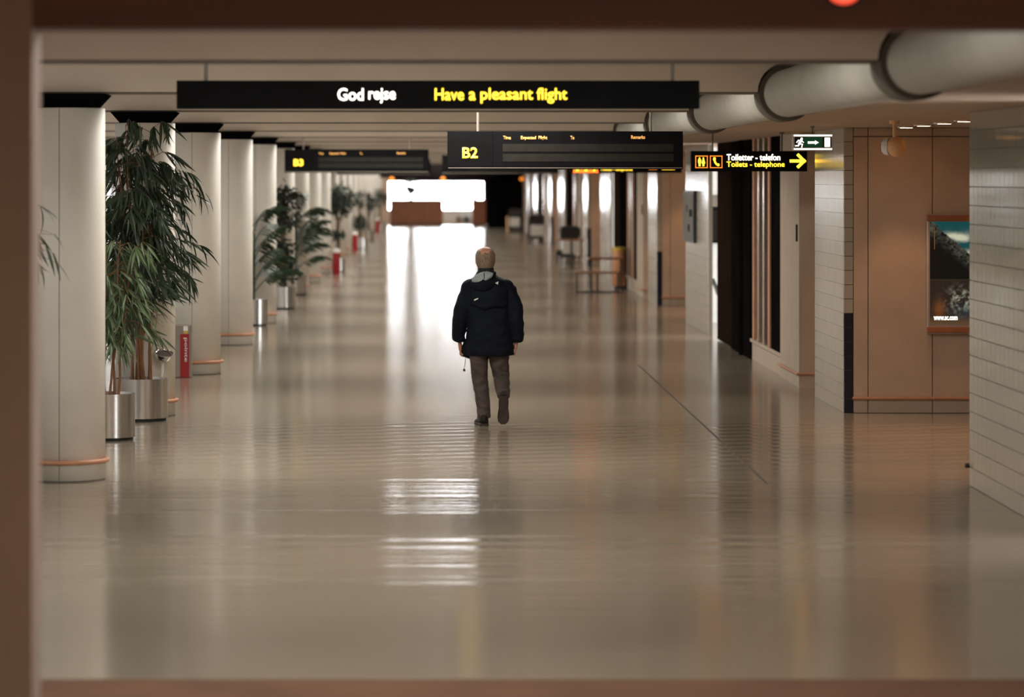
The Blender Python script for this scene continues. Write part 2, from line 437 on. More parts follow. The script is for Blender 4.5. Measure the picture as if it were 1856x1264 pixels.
# transverse beams over every row of columns
for k in range(0, 22):
    y0 = BEAM0 + BAY * k
    prof = [(-6.4, ZB + 0.012)] + [(2.864 + 0.24 * math.cos(a), ZB + 0.012 + 0.24 * math.sin(a)) for a in [PI - PI * i / 14 for i in range(15)]] + [(3.105, ZC), (-6.4, ZC)]
    n_ = len(prof); m_ = MB()
    m_.add([(x, y0, z) for x, z in prof] + [(x, y0 + 0.45, z) for x, z in prof],
           [list(range(n_)), list(range(n_, 2 * n_))[::-1]] + [[j, j + n_, (j + 1) % n_ + n_, (j + 1) % n_] for j in range(n_)])
    b_ = struct(m_.build('ceiling_beam', 'beam_paint'), 'pale transverse ceiling beam')
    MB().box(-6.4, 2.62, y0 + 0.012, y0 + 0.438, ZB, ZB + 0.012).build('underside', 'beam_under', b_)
# air duct
duct = thing('air_duct', 'long round grey air duct along the ceiling on the right', 'duct', (2.864, 13.75, ZB))
for k in range(-1, 22):
    ya = BEAM0 + BAY * k + 0.47 - 13.75; yb = BEAM0 + BAY * (k + 1) - 0.02 - 13.75
    ya = max(ya, 0.0); yb = min(yb, 143.5)
    if yb <= ya: continue
    prof = [(0.186, ya), (0.194, ya + 0.02), (0.194, yb - 0.02), (0.186, yb)]
    MB().rings([[(r * math.cos(2*PI*j/40), y, r * math.sin(2*PI*j/40)) for j in range(40)] for r, y in prof]).build('duct_segment', 'duct_paint', duct, smooth=True)
    if yb < 143.4:
        MB().rings([[(r * math.cos(2*PI*j/40), y, r * math.sin(2*PI*j/40)) for j in range(40)] for r, y in ((0.228, yb + 0.012), (0.228, yb + 0.487))]).build('joint_gap', 'gap_dark', duct, smooth=True)  # solid dark ring stands in for the shaded gap between duct and beam

# far end
fe = MB()
fe.box(-6.4, -2.5, YEND, YEND + 0.3, 0, ZC)
struct(fe.build('wall_far', 'plaster_grey'), 'pale wall left of the far window')
fe = MB()
fe.box(-2.5, 2.58, YEND, YEND + 0.3, 2.26, ZC); fe.box(2.58, 10.2, YEND, YEND + 0.3, 0, ZC)
fe.box(2.62, 4.4, 162.0, 162.2, 0, ZS); fe.box(-2.7, 3.0, 158.0, 158.25, 2.48, ZC)
struct(fe.build('wall_far_dark', 'partition_black'), 'black wall and header around the far window')
fw = struct(MB().box(-2.5, 2.58, YEND + 0.05, YEND + 0.15, 0.0, 0.78).build('window_30', 'low_wall'), 'low grey sill wall of the far window')
for xa, xb in ((-2.5, 0.92), (0.98, 2.58)):
    MB().box(xa, xb, YEND + 0.12, YEND + 0.14, 0.78, 2.26).build('pane', 'pane_end', fw)
MB().box(0.92, 0.98, YEND + 0.0, YEND + 0.15, 0.78, 2.26).build('mullion', 'facade_frame', fw)

# ------------------------------------------------------------------ right-hand wall, module by module
tile_me = MB().cbox(0.002, 0.198, -0.006, 0.004, 0.002, 0.148, 0.002).mesh('tile', 'tile_white')
navy_me = MB().cbox(0.002, 0.098, -0.006, 0.004, 0.002, 0.148, 0.002).mesh('tile', 'tile_navy')
pale_me = MB().cbox(0.002, 0.098, -0.006, 0.004, 0.002, 0.148, 0.002).mesh('tile', 'tile_white')
def tile(me, parent, loc, rz=0.0):
    o = bpy.data.objects.new('tile', me); COL.objects.link(o); o.parent = parent; o.location = loc; o.rotation_euler = (0, 0, rz)
def down_light(x, y, lab, pw=1.0):
    t = thing('downlight', lab, 'lamp', (x, y, ZS), group='warm downlights in the soffit')
    m_ = MB(); m_.rings([[(r * math.cos(2*PI*j/16), r * math.sin(2*PI*j/16), z) for j in range(16)] for r, z in ((0.105, 0.0), (0.10, -0.012), (0.08, -0.012), (0.076, -0.002))], caps=False)
    m_.build('rim', 'steel', t, smooth=True)
    MB().lathe([(0.078, -0.006), (0.06, -0.014)], 16).build('lens', 'lamp_warm', t)
    l = bpy.data.lights.new('downlight_bulb', 'SPOT'); l.energy = 30 * pw; l.color = (1.0, 0.56, 0.30); l.spot_size = math.radians(66); l.spot_blend = 0.45; l.shadow_soft_size = 0.07
    o = bpy.data.objects.new('downlight_bulb', l); COL.objects.link(o); o.parent = t; o.location = (0, 0, -0.03)

outer = MB(); outer.box(10.02, 10.2, 13.7, YEND, 0, ZS)
struct(outer.build('wall_right_outer', 'plaster_white'), 'outer wall of the gate lounges')
wn = 31
for mi, z0 in enumerate(MODS):
    far = mi >= 3
    place = ['beside the entrance', 'around the nearest poster alcove', 'around the second alcove', 'at the third gate', 'at the fourth gate', 'at the last gate'][mi]
    pier_end = 26.15 if mi == 0 else z0 + 21.6
    if mi > 0 and z0 < 172:
        # pier with the wall that faces the entrance
        wl = struct(MB().box(XR + 0.012, 10.0, z0 + 0.012, z0 + 2.6, 0, ZS).build('wall_right', 'grout'), 'tan plaster wall and tiled pier ' + place)
        MB().box(XR, XR + 0.012, z0 + 0.02, z0 + 2.6, 0, ZS).build('tiled_side', 'tile_fine', wl)
        edges = [XR + 0.10, 4.545, 5.222, 5.90, 6.58, 7.26, 7.94, 8.62, 9.30, 10.0]
        for a, b in zip(edges, edges[1:]):
            for za, zb, mt in ((0.0, 0.150, 'plaster_grey'), (0.165, 2.905, 'plaster'), (2.911, ZS, 'plaster')):
                MB().cbox(a + 0.003, b - 0.003, 0, 0.014, za + 0.002, zb - 0.002, 0.003).build('wall_panel', mt, wl, loc=(0, z0, 0))
        MB().tube([(XR + 0.09, z0 - 0.022, 0.158), (10.0, z0 - 0.022, 0.158)], 0.017, 10).build('copper_rail', 'copper', wl, smooth=True)
        if mi == 1:
            for i in range(20):
                tile(navy_me if i < 7 else pale_me, wl, (XR, z0 + 0.008, i * 0.15))
        else:
            MB().box(XR, XR + 0.10, z0, z0 + 0.02, 0, 1.05).build('dark_tile_edge', 'tile_navy', wl)
            MB().box(XR, XR + 0.10, z0, z0 + 0.02, 1.05, ZS).build('pale_tile_edge', 'tile_fine', wl)
        # niche and plain wall block
        wl2 = struct(MB().box(XR, 6.0, z0 + 4.2, z0 + 6.3, 0, ZS).build('wall_right', 'plaster_grey'), 'plain wall block beyond the tiled pier ' + place)
        MB().box(6.0, 6.1, z0 + 2.6, z0 + 6.3, 0, ZS).build('niche_back', 'plaster', wl2)
        MB().tube([(5.9, z0 + 4.175, 0.158), (XR - 0.022, z0 + 4.175, 0.158), (XR - 0.022, z0 + 6.3, 0.158)], 0.015, 8, ref=(0, 0, 1)).build('copper_rail', 'copper', wl2)
        MB().box(XR + 0.03, 6.0, z0 + 4.185, z0 + 4.2, 0.0, ZS).build('niche_panel', 'plaster', wl2)
        MB().box(XR - 0.02, XR + 0.01, z0 + 4.35, z0 + 4.40, 1.72, 1.92).build('pull_handle', 'black_rubber', wl2)
        # glazed dark partition
        gp = struct(MB().box(XR + 0.03, XR + 0.14, z0 + 6.3, z0 + 10.2, 0, 0.25).build('wall_right', 'plaster_grey'), 'dark glazed partition with metal mullions ' + place)
        MB().box(XR + 0.02, XR + 0.12, z0 + 6.3, z0 + 7.6, 0.25, ZS).build('dark_panel', 'partition_black', gp)
        MB().box(XR + 0.06, XR + 0.09, z0 + 7.6, z0 + 10.2, 0.25, ZS).build('glass', 'dark_glass', gp)
        for q in range(4):
            MB().box(XR + 0.01, XR + 0.10, z0 + 7.7 + 0.68 * q, z0 + 7.7 + 0.68 * q + 0.22, 0.25, ZS).build('mullion', 'mullion_metal' if q % 3 else 'copper', gp)
        MB().box(XR + 0.00, XR + 0.13, z0 + 6.3, z0 + 10.2, 0.245, 0.285).build('sill', 'plaster_grey', gp)
    if z0 > 172: continue
    ps = max(z0 + 10.2, 13.75)
    dp = struct(MB().box(XR, XR + 0.10, ps, z0 + 13.0, 0, ZS).build('wall_right', 'partition_black'), 'black partition before the lounge opening ' + place)
    MB().box(XR + 0.004, XR + 0.12, z0 + 13.0, z0 + 15.4, 0.02, ZS).build('brown_panel', 'partition_brown', dp)
    MB().box(XR - 0.05, XR + 0.0, z0 + 11.2, z0 + 11.35, 0, ZS).build('post', 'partition_black', dp)
    # tiled thin wall before the alcove, and the white wall behind the lounge
    tw = struct(MB().box(XR + 0.008, XR + 0.07, z0 + 17.0, pier_end, 0, ZS).build('wall_right', 'grout'), 'white glazed tile wall ' + place)
    if mi == 0:
        n = 13; y_first = pier_end - n * 0.2
        for i in range(n):
            for j in range(20):
                tile(tile_me, tw, (XR + 0.006, y_first + (i + 1) * 0.2, j * 0.15), -PI / 2)
        MB().box(XR, XR + 0.008, z0 + 17.0, y_first, 0, ZS).build('tiled_side', 'tile_fine', tw)
        MB().tube([(XR + 0.02, pier_end + 0.03, 0.158), (XR - 0.03, pier_end + 0.03, 0.158)], 0.02, 8).build('rail_end', 'dark_metal', tw)
    else:
        MB().box(XR, XR + 0.008, z0 + 17.0, pier_end, 0, ZS).build('tiled_side', 'tile_fine', tw)
    lw = struct(MB().box(XR + 0.07, 10.0, pier_end - 0.15, pier_end, 0, ZS).build('wall_lounge', 'plaster_white'), 'white wall at the end of the lounge ' + place)
    MB().box(XR + 0.07, 10.0, pier_end, pier_end + 0.012, 0, ZS).build('alcove_face', 'plaster', lw)
    lw = MB().box(9.98, 10.0, max(z0 + 7.0, 14.0), pier_end - 0.4, 0.5, 2.8).build('window_%d' % wn, 'pane_lounge'); wn += 1
    struct(lw, 'bright lounge window ' + place)
    for yy in range(int(max(z0 + 7.0, 14.0)) + 1, int(pier_end - 0.5), 2):
        MB().box(9.94, 9.99, yy - 0.03, yy + 0.03, 0.5, 2.8).build('mullion', 'facade_frame', lw)
    if mi < 4:
        e = pier_end
        wh = ['over the nearest alcove on the right', 'over the second alcove', 'over the third alcove', 'over the fourth alcove'][mi]
        for q, (dx, yy) in enumerate([(4.86, z0 + 28.2), (4.86, z0 + 27.0), (4.86, z0 + 25.7), (4.86, z0 + 24.5)] + ([] if mi else [(4.87, 29.0 - 0.9), (4.6, 26.8)])):
            down_light(dx, yy, '%s warm downlight from the back %s' % (ORD[q], wh), (1.2, 2.6, 3.2, 3.2, 3.2, 3.2)[q])
    if 0 < mi < 4:
        down_light(5.0, z0 + 3.4, 'warm downlight in the niche past the tiled pier ' + place)
# ------------------------------------------------------------------ columns along the left
CX = -3.02
def column_meshes():
    sh = MB().lathe([(0.312, 0.0), (0.312, 3.038), (0.304, 3.042)], 48).mesh('shaft', 'column_paint', True)
    cp = MB(); cp.rings([[(sx * h, sy * h, z) for sx, sy in ((-1, -1), (1, -1), (1, 1), (-1, 1))] for h, z in ((0.242, 3.042), (0.335, 3.155))])
    cp = cp.mesh('cap', 'cap_black')
    rg = MB(); n = 40
    prof = [(0.330 + 0.020 * math.cos(2*PI*i/8), 0.160 + 0.020 * math.sin(2*PI*i/8)) for i in range(8)]
    vs_ = [(r * math.cos(2*PI*j/n), r * math.sin(2*PI*j/n), z) for j in range(n) for r, z in prof]
    fs_ = [((j*8 + i), ((j+1) % n)*8 + i, ((j+1) % n)*8 + (i+1) % 8, j*8 + (i+1) % 8) for j in range(n) for i in range(8)]
    rg.add(vs_, fs_); rg = rg.mesh('copper_ring', 'copper', True)
    sm = MB().box(-0.0022, 0.0022, -0.3132, -0.308, 0, 3.036).mesh('seam', 'gap_dark')
    bs = MB().lathe([(0.314, 0.0), (0.314, 0.012)], 48).mesh('foot', 'gap_dark')
    return sh, cp, rg, sm, bs
cm = column_meshes()
for k in range(0, 20):
    if k < 10:
        lab = ['nearest pale round column with a copper ring, at the far left edge', 'second pale round column, half hidden behind the tall bamboo plant',
               'third pale round column, beside the grey and red stand', 'fourth pale round column from the entrance', 'fifth pale round column, behind the first potted palm',
               'sixth pale round column, behind the leafy potted shrub', 'seventh pale round column, behind the second potted palm', 'eighth pale round column from the entrance',
               'ninth pale round column from the entrance', 'tenth pale round column from the entrance'][k]
    else:
        lab = 'pale round column in the blurred far end of the row'
    t = thing('column', lab, 'column', (CX, BEAM0 + 0.22 + 7.18 + BAY * k, 0), group='round columns along the left' if k < 10 else 'far round columns along the left')
    for me, nm in zip(cm, ('shaft', 'cap', 'copper_ring', 'seam', 'foot')):
        o = bpy.data.objects.new(nm, me); COL.objects.link(o); o.parent = t
        if nm == 'seam': o.rotation_euler = (0, 0, -0.09)
# ------------------------------------------------------------------ hanging signs
def rods(t, xs, z0, z1, r=0.012, y=0.08):
    for x in xs:
        o = MB().lathe([(r, z0), (r, z1 - 0.02), (r * 2.6, z1 - 0.02), (r * 2.6, z1)], 10, x, y).build('hanger_rod', 'rod_paint', t, smooth=True)

# greeting sign
S = F / 23.5
L0 = px(320, 197, 23.5)
t = thing('overhead_sign', 'long black hanging sign reading God rejse and Have a pleasant flight', 'sign', L0)
W_, H_ = 948 / S, 51 / S
MB().box(0, W_, 0, 0.16, 0, H_).build('case', 'sign_black', t, bevel=0.004)
MB().box(0.004, W_ - 0.004, -0.003, 0.0, 0.004, H_ - 0.004).build('face', 'sign_black', t)
for wd, xa, xb, ya, yb, mt in (('God', 612, 659, 160, 182.5, 'letters_white'), ('rejse', 668, 717, 160, 187.5, 'letters_white'),
                               ('Have', 788, 841, 160, 182, 'letters_yellow'), ('a', 850, 862, 166, 182, 'letters_yellow'),
                               ('pleasant', 871, 966, 159.5, 187.5, 'letters_yellow'), ('flight', 973, 1028, 159.5, 187.5, 'letters_yellow')):
    text(wd, (xb - xa) / S, (yb - ya) / S, mt, ((xa - 320) / S, -0.005, (197 - yb) / S), t, name='word_' + wd.lower(), bold=0.012)
rods(t, [(372 - 320) / S, (1220 - 320) / S], H_, ZC - L0.z, 0.014)

# gate boards
def gate_board(code, X, Y, label, texts=True):
    S = F / 36.0
    t = thing('gate_board', label, 'sign', (X, Y, HC + (323 - 307) / S), group='black gate boards hung over the hall')
    w, h = 427 / S, 69 / S
    def P(x, y): return (x - 811) / S, (307 - y) / S
    MB().box(0, w, 0, 0.18, 0, h).build('case', 'sign_black', t, bevel=0.004)
    xa, _ = P(893, 0)
    MB().box(0.006, xa - 0.004, -0.006, 0, 0.03, h - 0.006).build('gate_panel', 'sign_black', t)
    MB().box(xa + 0.004, w - 0.006, -0.006, 0, 0.03, h - 0.006).build('display_panel', 'sign_black', t)
    MB().box(0.01, w - 0.01, -0.008, 0.0, 0.012, 0.020).build('trim_line', 'body_grey', t)
    for ya, yb in ((275, 261), (293, 279)):
        x0, z0 = P(911, ya); x1, z1 = P(1221, yb)
        s_ = MB().box(x0, x1, -0.009, 0, z0, z1).build('flap_row', 'sign_slot', t)
    if texts:
        x, z = P(838, 287); text(code, 28 / S, 20 / S, 'letters_yellow', (x, -0.009, z), t, bold=0.025)
        for wd, a, b, ya, yb in (('Time', 912, 926, 253, 246.5), ('Expected', 944, 971.5, 254.5, 246.5), ('Flight', 976, 992, 254.5, 246.5), ('To', 1034, 1041, 253, 246.5), ('Remarks', 1144, 1169, 252, 245.5)):
            x, z = P(a, ya); text(wd, (b - a) / S, (ya - yb) / S, 'header_orange', (x, -0.009, z), t, bold=0.02)
    rods(t, [P(866, 0)[0], P(1180, 0)[0]], h, ZC - t.location.z, 0.014)
gate_board('B2', (811 - VX) / F * 36.0, 36.0, 'black gate board showing B2 with empty flight rows')
gate_board('B3', (516 - VX) / F * 58.9, 58.9, 'black gate board showing B3 over the left of the hall')
gate_board('B4', 0.15, 73.0, 'dark blank gate board partly hidden behind the B2 board', False)
gate_board('B5', -2.74, 90.0, 'dark blank gate board partly hidden behind the B3 board', False)

# toilets and telephone sign
def flat(parent, name, material, pts, y=-0.006, d=0.003):
    n = len(pts)
    return MB().add([(x, y, z) for x, z in pts] + [(x, y + d, z) for x, z in pts],
        [list(range(n)), list(range(n, 2*n))[::-1]] + [[j, j+n, (j+1) % n + n, (j+1) % n] for j in range(n)]).build(name, material, parent)
def strip(parent, name, material, pts, w, y=-0.006, closed=False):
    m_ = MB(); n = len(pts)
    for i in range(n if closed else n - 1):
        a = Vector((pts[i][0], 0, pts[i][1])); b = Vector((pts[(i+1) % n][0], 0, pts[(i+1) % n][1]))
        d = (b - a).normalized(); q = Vector((-d.z, 0, d.x)) * w / 2; e = d * w / 2
        c = [a - e + q, a - e - q, b + e - q, b + e + q]
        m_.add([(p.x, y, p.z) for p in c] + [(p.x, y + 0.003, p.z) for p in c], [(0,1,2,3),(7,6,5,4),(0,4,5,1),(1,5,6,2),(2,6,7,3),(3,7,4,0)])
    return m_.build(name, material, parent)
def toilet_icon(t, x0, z0, s):
    strip(t, 'icon_border', 'letters_orange', [(x0, z0), (x0 + s, z0), (x0 + s, z0 + s), (x0, z0 + s)], s * 0.06, closed=True)
    for dx, skirt in ((0.33, False), (0.66, True)):
        cx = x0 + s * dx
        m_ = MB()
        def poly(pts): 
            n = len(pts); m_.add([(cx + s*a, -0.006, z0 + s*b) for a, b in pts], [list(range(n))])
        poly([(0.065*math.cos(2*PI*j/10), 0.82 + 0.065*math.sin(2*PI*j/10)) for j in range(10)])
        if skirt: poly([(-0.06, 0.73), (-0.16, 0.36), (0.16, 0.36), (0.06, 0.73)])
        else: poly([(-0.12, 0.73), (-0.14, 0.44), (-0.07, 0.40), (0.07, 0.40), (0.14, 0.44), (0.12, 0.73)])
        poly([(-0.08, 0.42), (-0.08, 0.12), (-0.015, 0.12), (-0.015, 0.42)]); poly([(0.015, 0.42), (0.015, 0.12), (0.08, 0.12), (0.08, 0.42)])
        m_.build('figure', 'letters_yellow', t)
def phone_icon(t, x0, z0, s):
    strip(t, 'icon_border', 'letters_orange', [(x0, z0), (x0 + s, z0), (x0 + s, z0 + s), (x0, z0 + s)], s * 0.06, closed=True)
    arc = [(0.36, 0.80), (0.36, 0.62), (0.42, 0.45), (0.53, 0.30), (0.68, 0.22)]
    strip(t, 'handset', 'letters_yellow', [(x0 + s*a, z0 + s*b) for a, b in arc], s * 0.13)
    flat(t, 'handset_end', 'letters_yellow', [(x0 + s*a, z0 + s*b) for a, b in ((0.26, 0.88), (0.24, 0.66), (0.44, 0.64), (0.46, 0.86))])
    flat(t, 'handset_end', 'letters_yellow', [(x0 + s*a, z0 + s*b) for a, b in ((0.56, 0.32), (0.62, 0.13), (0.80, 0.18), (0.74, 0.36))])
S = F / 37.5
L0 = px(1253, 311, 37.5)
t = thing('toilet_sign', 'black hanging sign with Toiletter - telefon, two pictograms and yellow arrow', 'sign', L0)
W_, H_ = 1.335, 37 / S
MB().box(0, W_, 0, 0.14, 0, H_).build('case', 'sign_black', t, bevel=0.004)
def Q(x, y): return (x - 1253) / S, (311 - y) / S
x, z = Q(1261, 304); toilet_icon(t, x, z, 21 / S)
x, z = Q(1287.5, 304); phone_icon(t, x, z, 21 / S)
x, z = Q(1317, 291); text('Toiletter - telefon', 97 / S, 11.5 / S, 'letters_white', (x, -0.004, z), t, bold=0.008)
x, z = Q(1317, 305.5); text('Toilets - telephone', 105 / S, 12.5 / S, 'letters_yellow', (x, -0.004, z), t, bold=0.008)
ar = [Q(1434, 292), Q(1456, 292)]; strip(t, 'arrow', 'letters_yellow', ar, 5.2 / S)
strip(t, 'arrow', 'letters_yellow', [Q(1447, 281.5), Q(1457.5, 292), Q(1447, 302)], 5.2 / S)
rods(t, [0.25, 1.05], H_, ZS - L0.z if False else ZS - L0.z, 0.010, 0.07)
S = F / 56.0
L0 = px(1034, 313.5, 56.0)
t = thing('toilet_sign', 'farther black sign with Toilets - telephone, seen below the B2 board', 'sign', L0)
MB().box(0, (1236 - 1034) / S, 0, 0.14, 0, 0.26).build('case', 'sign_black', t)
for a, b in ((1041, 1052), (1056, 1068), (1072, 1082)):
    strip(t, 'icon_border', 'letters_orange', [((a - 1034) / S, 0.02), ((b - 1034) / S, 0.02), ((b - 1034) / S, 0.115), ((a - 1034) / S, 0.115)], 0.03, closed=True)
    flat(t, 'pictogram', 'letters_yellow', [((a + 3 - 1034) / S, 0.03), ((b - 3 - 1034) / S, 0.03), ((b - 4 - 1034) / S, 0.10), ((a + 4 - 1034) / S, 0.10)])
text('Toilets - telephone', 58 / S, 9 / S, 'letters_yellow', ((1088 - 1034) / S, -0.004, 0.02), t, bold=0.02)
flat(t, 'yellow_plate', 'letters_yellow', [((1200 - 1034) / S, 0.06), ((1223 - 1034) / S, 0.06), ((1223 - 1034) / S, 0.115), ((1200 - 1034) / S, 0.115)])
flat(t, 'orange_plate', 'letters_orange', [((1176 - 1034) / S, 0.06), ((1191 - 1034) / S, 0.06), ((1191 - 1034) / S, 0.115), ((1176 - 1034) / S, 0.115)])
rods(t, [0.3, 0.9], 0.26, ZC - L0.z, 0.010, 0.07)

# emergency exit sign
S = F / 33.0
L0 = px(1437, 273, 33.0)
t = thing('exit_sign', 'white-framed green exit sign with running figure and arrow', 'sign', L0)
W_, H_ = 73 / S, 30 / S
def E(x, y): return (x - 1437) / S, (273 - y) / S
MB().box(0, W_, 0.0, 0.09, 0, H_).build('housing', 'speaker_white', t, bevel=0.004)
fl = flat(t, 'face', 'exit_black', [E(1440, 268), E(1507, 268), E(1507, 248), E(1440, 248)], -0.003)
flat(t, 'green_field', 'exit_green', [E(1457, 267), E(1491, 267), E(1491, 249), E(1457, 249)], -0.005)
flat(t, 'lit_edge', 'exit_white', [E(1439, 247), E(1508, 247), E(1508, 244.5), E(1439, 244.5)], -0.004)
flat(t, 'lit_edge', 'exit_white', [E(1439, 271.5), E(1508, 271.5), E(1508, 269), E(1439, 269)], -0.004)
flat(t, 'door_mark', 'exit_white', [E(1494.5, 266.5), E(1504.5, 266.5), E(1504.5, 249.5), E(1494.5, 249.5)], -0.006)
flat(t, 'arrow', 'exit_white', [E(1464, 260.5), E(1477, 260.5), E(1477, 262.5), E(1484, 258.5), E(1477, 254.5), E(1477, 256.5), E(1464, 256.5)], -0.008)
m_ = MB()
c = E(1453, 251.5); m_.add([(c[0] + 0.012*math.cos(2*PI*j/10), -0.008, c[1] + 0.012*math.sin(2*PI*j/10)) for j in range(10)], [list(range(10))])
m_.build('figure_head', 'exit_white', t)
strip(t, 'running_figure', 'exit_white', [E(1452, 254.5), E(1449, 260)], 0.024, -0.008)
strip(t, 'running_figure', 'exit_white', [E(1444, 258), E(1447, 254.5), E(1452, 255), E(1456, 258)], 0.010, -0.009)
strip(t, 'running_figure', 'exit_white', [E(1449, 260), E(1454, 262), E(1453, 266.5)], 0.012, -0.009)
strip(t, 'running_figure', 'exit_white', [E(1449, 260), E(1447, 264), E(1442, 264.5)], 0.012, -0.0095)
rods(t, [W_ / 2], H_, ZS - L0.z, 0.008, 0.045)

# globe loudspeaker on a rod
L0 = Vector(((1625 - VX) / F * 30.0, 30.0, HC + (323 - 266) / F * 30.0))
t = thing('pendant_speaker', 'round tan pendant loudspeaker on a rod before the poster alcove', 'loudspeaker', L0)
MB().sphere((0, 0, 0), 0.091, 0.075, 0.094, 28, 18).build('grille', 'speaker_tan', t, smooth=True)
m_ = MB(); m_.tube([(-0.055, 0.05, 0.0), (-0.105, 0.075, 0.0), (-0.125, 0.08, 0.0)], [0.085, 0.07, 0.045], 20); m_.build('rear_shell', 'speaker_white', t, smooth=True)
MB().lathe([(0.017, 0.085), (0.017, ZS - L0.z)], 12, -0.02, 0).build('rod', 'speaker_tan', t, smooth=True)
MB().lathe([(0.045, ZS - L0.z - 0.03), (0.05, ZS - L0.z)], 16, -0.02, 0).build('rose', 'speaker_tan', t, smooth=True)

# ------------------------------------------------------------------ poster light box in the alcove
S = F / 34.2
L0 = Vector(((1678 - VX) / S, 34.2 - 0.012, HC - (605 - 323) / S))
t = thing('poster_case', 'framed mountain poster hung on the tan alcove wall', 'poster', (L0.x, L0.y, L0.z))
W_, H_ = 0.86, 217 / S
MB().box(0, W_, -0.07, -0.002, 0, H_).build('case', 'frame_mauve', t, bevel=0.006)
MB().box(-0.003, W_ + 0.003, -0.085, -0.06, H_ - 0.075, H_ - 0.012).build('top_bar', 'frame_copper', t, bevel=0.01)
MB().box(-0.003, W_ + 0.003, -0.085, -0.06, 0.012, 0.075).build('bottom_bar', 'frame_copper', t, bevel=0.01)
MB().box(0.002, 0.012, -0.074, -0.06, 0.07, H_ - 0.07).build('edge_strip', 'speaker_white', t)
def poster_colour(u, v):
    """u 0..1 to the right, v 0..1 upwards: printed mountain over a dark lower picture"""
    nz = noise.fractal(Vector((u * 7, v * 12, 0.3)), 1.0, 2.0, 4)
    n2 = noise.fractal(Vector((u * 22, v * 30, 4.3)), 1.0, 2.0, 3)
    if v > 0.44:
        ridge = 1.0 - 0.62 * u + 0.02 * nz
        if v > ridge + 0.015:
            c = (0.006, 0.075, 0.085)
            cl = math.exp(-((u - 0.36) / 0.20) ** 2 - ((v - 0.865 + 0.08 * (u - 0.2)) / 0.032) ** 2) + 0.45 * nz * math.exp(-((v - 0.84) / 0.06) ** 2)
            cl += 0.8 * math.exp(-((u - 0.62) / 0.16) ** 2 - ((v - 0.70) / 0.03) ** 2)
            k = min(1, max(0, 1.35 * cl))
            return tuple(a * (1 - k) + b * k for a, b in zip(c, (0.62, 0.66, 0.50)))
        d = ridge - v
        if d < 0.17:
            k = max(0, min(1, 0.35 + 1.6 * n2 * nz * 3)) * max(0, 1 - d / 0.17)
            return tuple(0.006 * (1 - k) + b * k for b in (0.115, 0.125, 0.10))
        return (0.004, 0.0045, 0.004)
    if v > 0.425: return (0.03, 0.025, 0.018)
    g = math.exp(-((u - 0.42) / 0.17) ** 2 - ((v - 0.24) / 0.10) ** 2)
    teal = math.exp(-((u - 0.50) / 0.20) ** 2 - ((v - 0.13) / 0.06) ** 2)
    orange = math.exp(-((u - 0.12) / 0.07) ** 2 - ((v - 0.15) / 0.08) ** 2)
    base = (0.022 + 0.13 * orange + 0.05 * max(0, 0.09 - v) * 20, 0.016 + 0.035 * orange + 0.028 * max(0, 0.09 - v) * 20, 0.012 + 0.012 * max(0, 0.09 - v) * 20)
    sp = max(0, g * (0.25 + 1.4 * n2))
    return tuple(max(0, a + sp * b + teal * q) for a, b, q in zip(base, (0.33, 0.36, 0.30), (0.002, 0.02, 0.03)))
def print_mesh(w, h, nx, ny, fn):
    me = bpy.data.meshes.new('print')
    vs_ = [(w * i / nx, 0, h * j / ny) for j in range(ny + 1) for i in range(nx + 1)]
    fs_ = [(j*(nx+1)+i, j*(nx+1)+i+1, (j+1)*(nx+1)+i+1, (j+1)*(nx+1)+i) for j in range(ny) for i in range(nx)]
    me.from_pydata(vs_, [], fs_)
    at = me.color_attributes.new('print', 'FLOAT_COLOR', 'POINT')
    for j in range(ny + 1):
        for i in range(nx + 1):
            at.data[j*(nx+1)+i].color = (*fn(i / nx, j / ny), 1)
    return me
m, N, L, b = _nt('poster_print')
ca = N.new('ShaderNodeVertexColor'); ca.layer_name = 'print'
L.new(ca.outputs['Color'], b.inputs['Base Color']); L.new(ca.outputs['Color'], b.inputs['Emission Color'])
b.inputs['Emission Strength'].default_value = 0.45; b.inputs['Roughness'].default_value = 0.35
me = print_mesh(W_ - 0.06, 186 / S, 90, 130, poster_colour); me.materials.append(m)
o = bpy.data.objects.new('printed_sheet', me); COL.objects.link(o); o.parent = t; o.location = (0.03, -0.0725, (605 - 588) / S)
text('www.sc.com', 43 / S, 7 / S, 'url_white', ((1690 - 1678) / S, -0.0735, (605 - 580) / S), t, bold=0.03)
MB().box((1691 - 1678) / S, (1692.2 - 1678) / S, -0.0745, -0.073, (605 - 452) / S, (605 - 412) / S).build('yellow_line', 'yellow_trim', t)

# grey framed notice on the tiled wall of the second gate, screen and seat in that lounge
zt = MODS[1]
t = thing('framed_notice', 'grey framed notice on the tiled wall beside the bright lounge', 'notice', (XR, zt + 19.3, 1.40))
MB().box(-0.05, -0.002, 0, 2.2, 0, 0.86).build('frame', 'dark_metal', t, bevel=0.01)
MB().box(-0.056, -0.05, 0.06, 2.14, 0.05, 0.81).build('sheet', 'notice_grey', t)
for i, (z0, d) in enumerate(((0.55, 1.2), (0.30, 0.8), (0.62, 0.35))):
    MB().box(-0.058, -0.056, 0.2 + 0.5 * i, 0.2 + 0.5 * i + d * 0.5, z0 - 0.12, z0).build('printed_block', 'sign_black', t)
t = thing('wall_screen', 'dark screen mounted on the bright lounge wall', 'screen', (4.60, zt + 21.45, 1.36))
MB().box(0, 1.0, -0.09, -0.01, 0, 0.62).build('casing', 'sign_black', t, bevel=0.01)
MB().box(0, 1.0, -0.085, -0.01, 0.63, 0.82).build('upper_box', 'body_grey', t, bevel=0.01)
MB().box(0.04, 0.96, -0.094, -0.09, 0.05, 0.57).build('display', 'dark_glass', t)
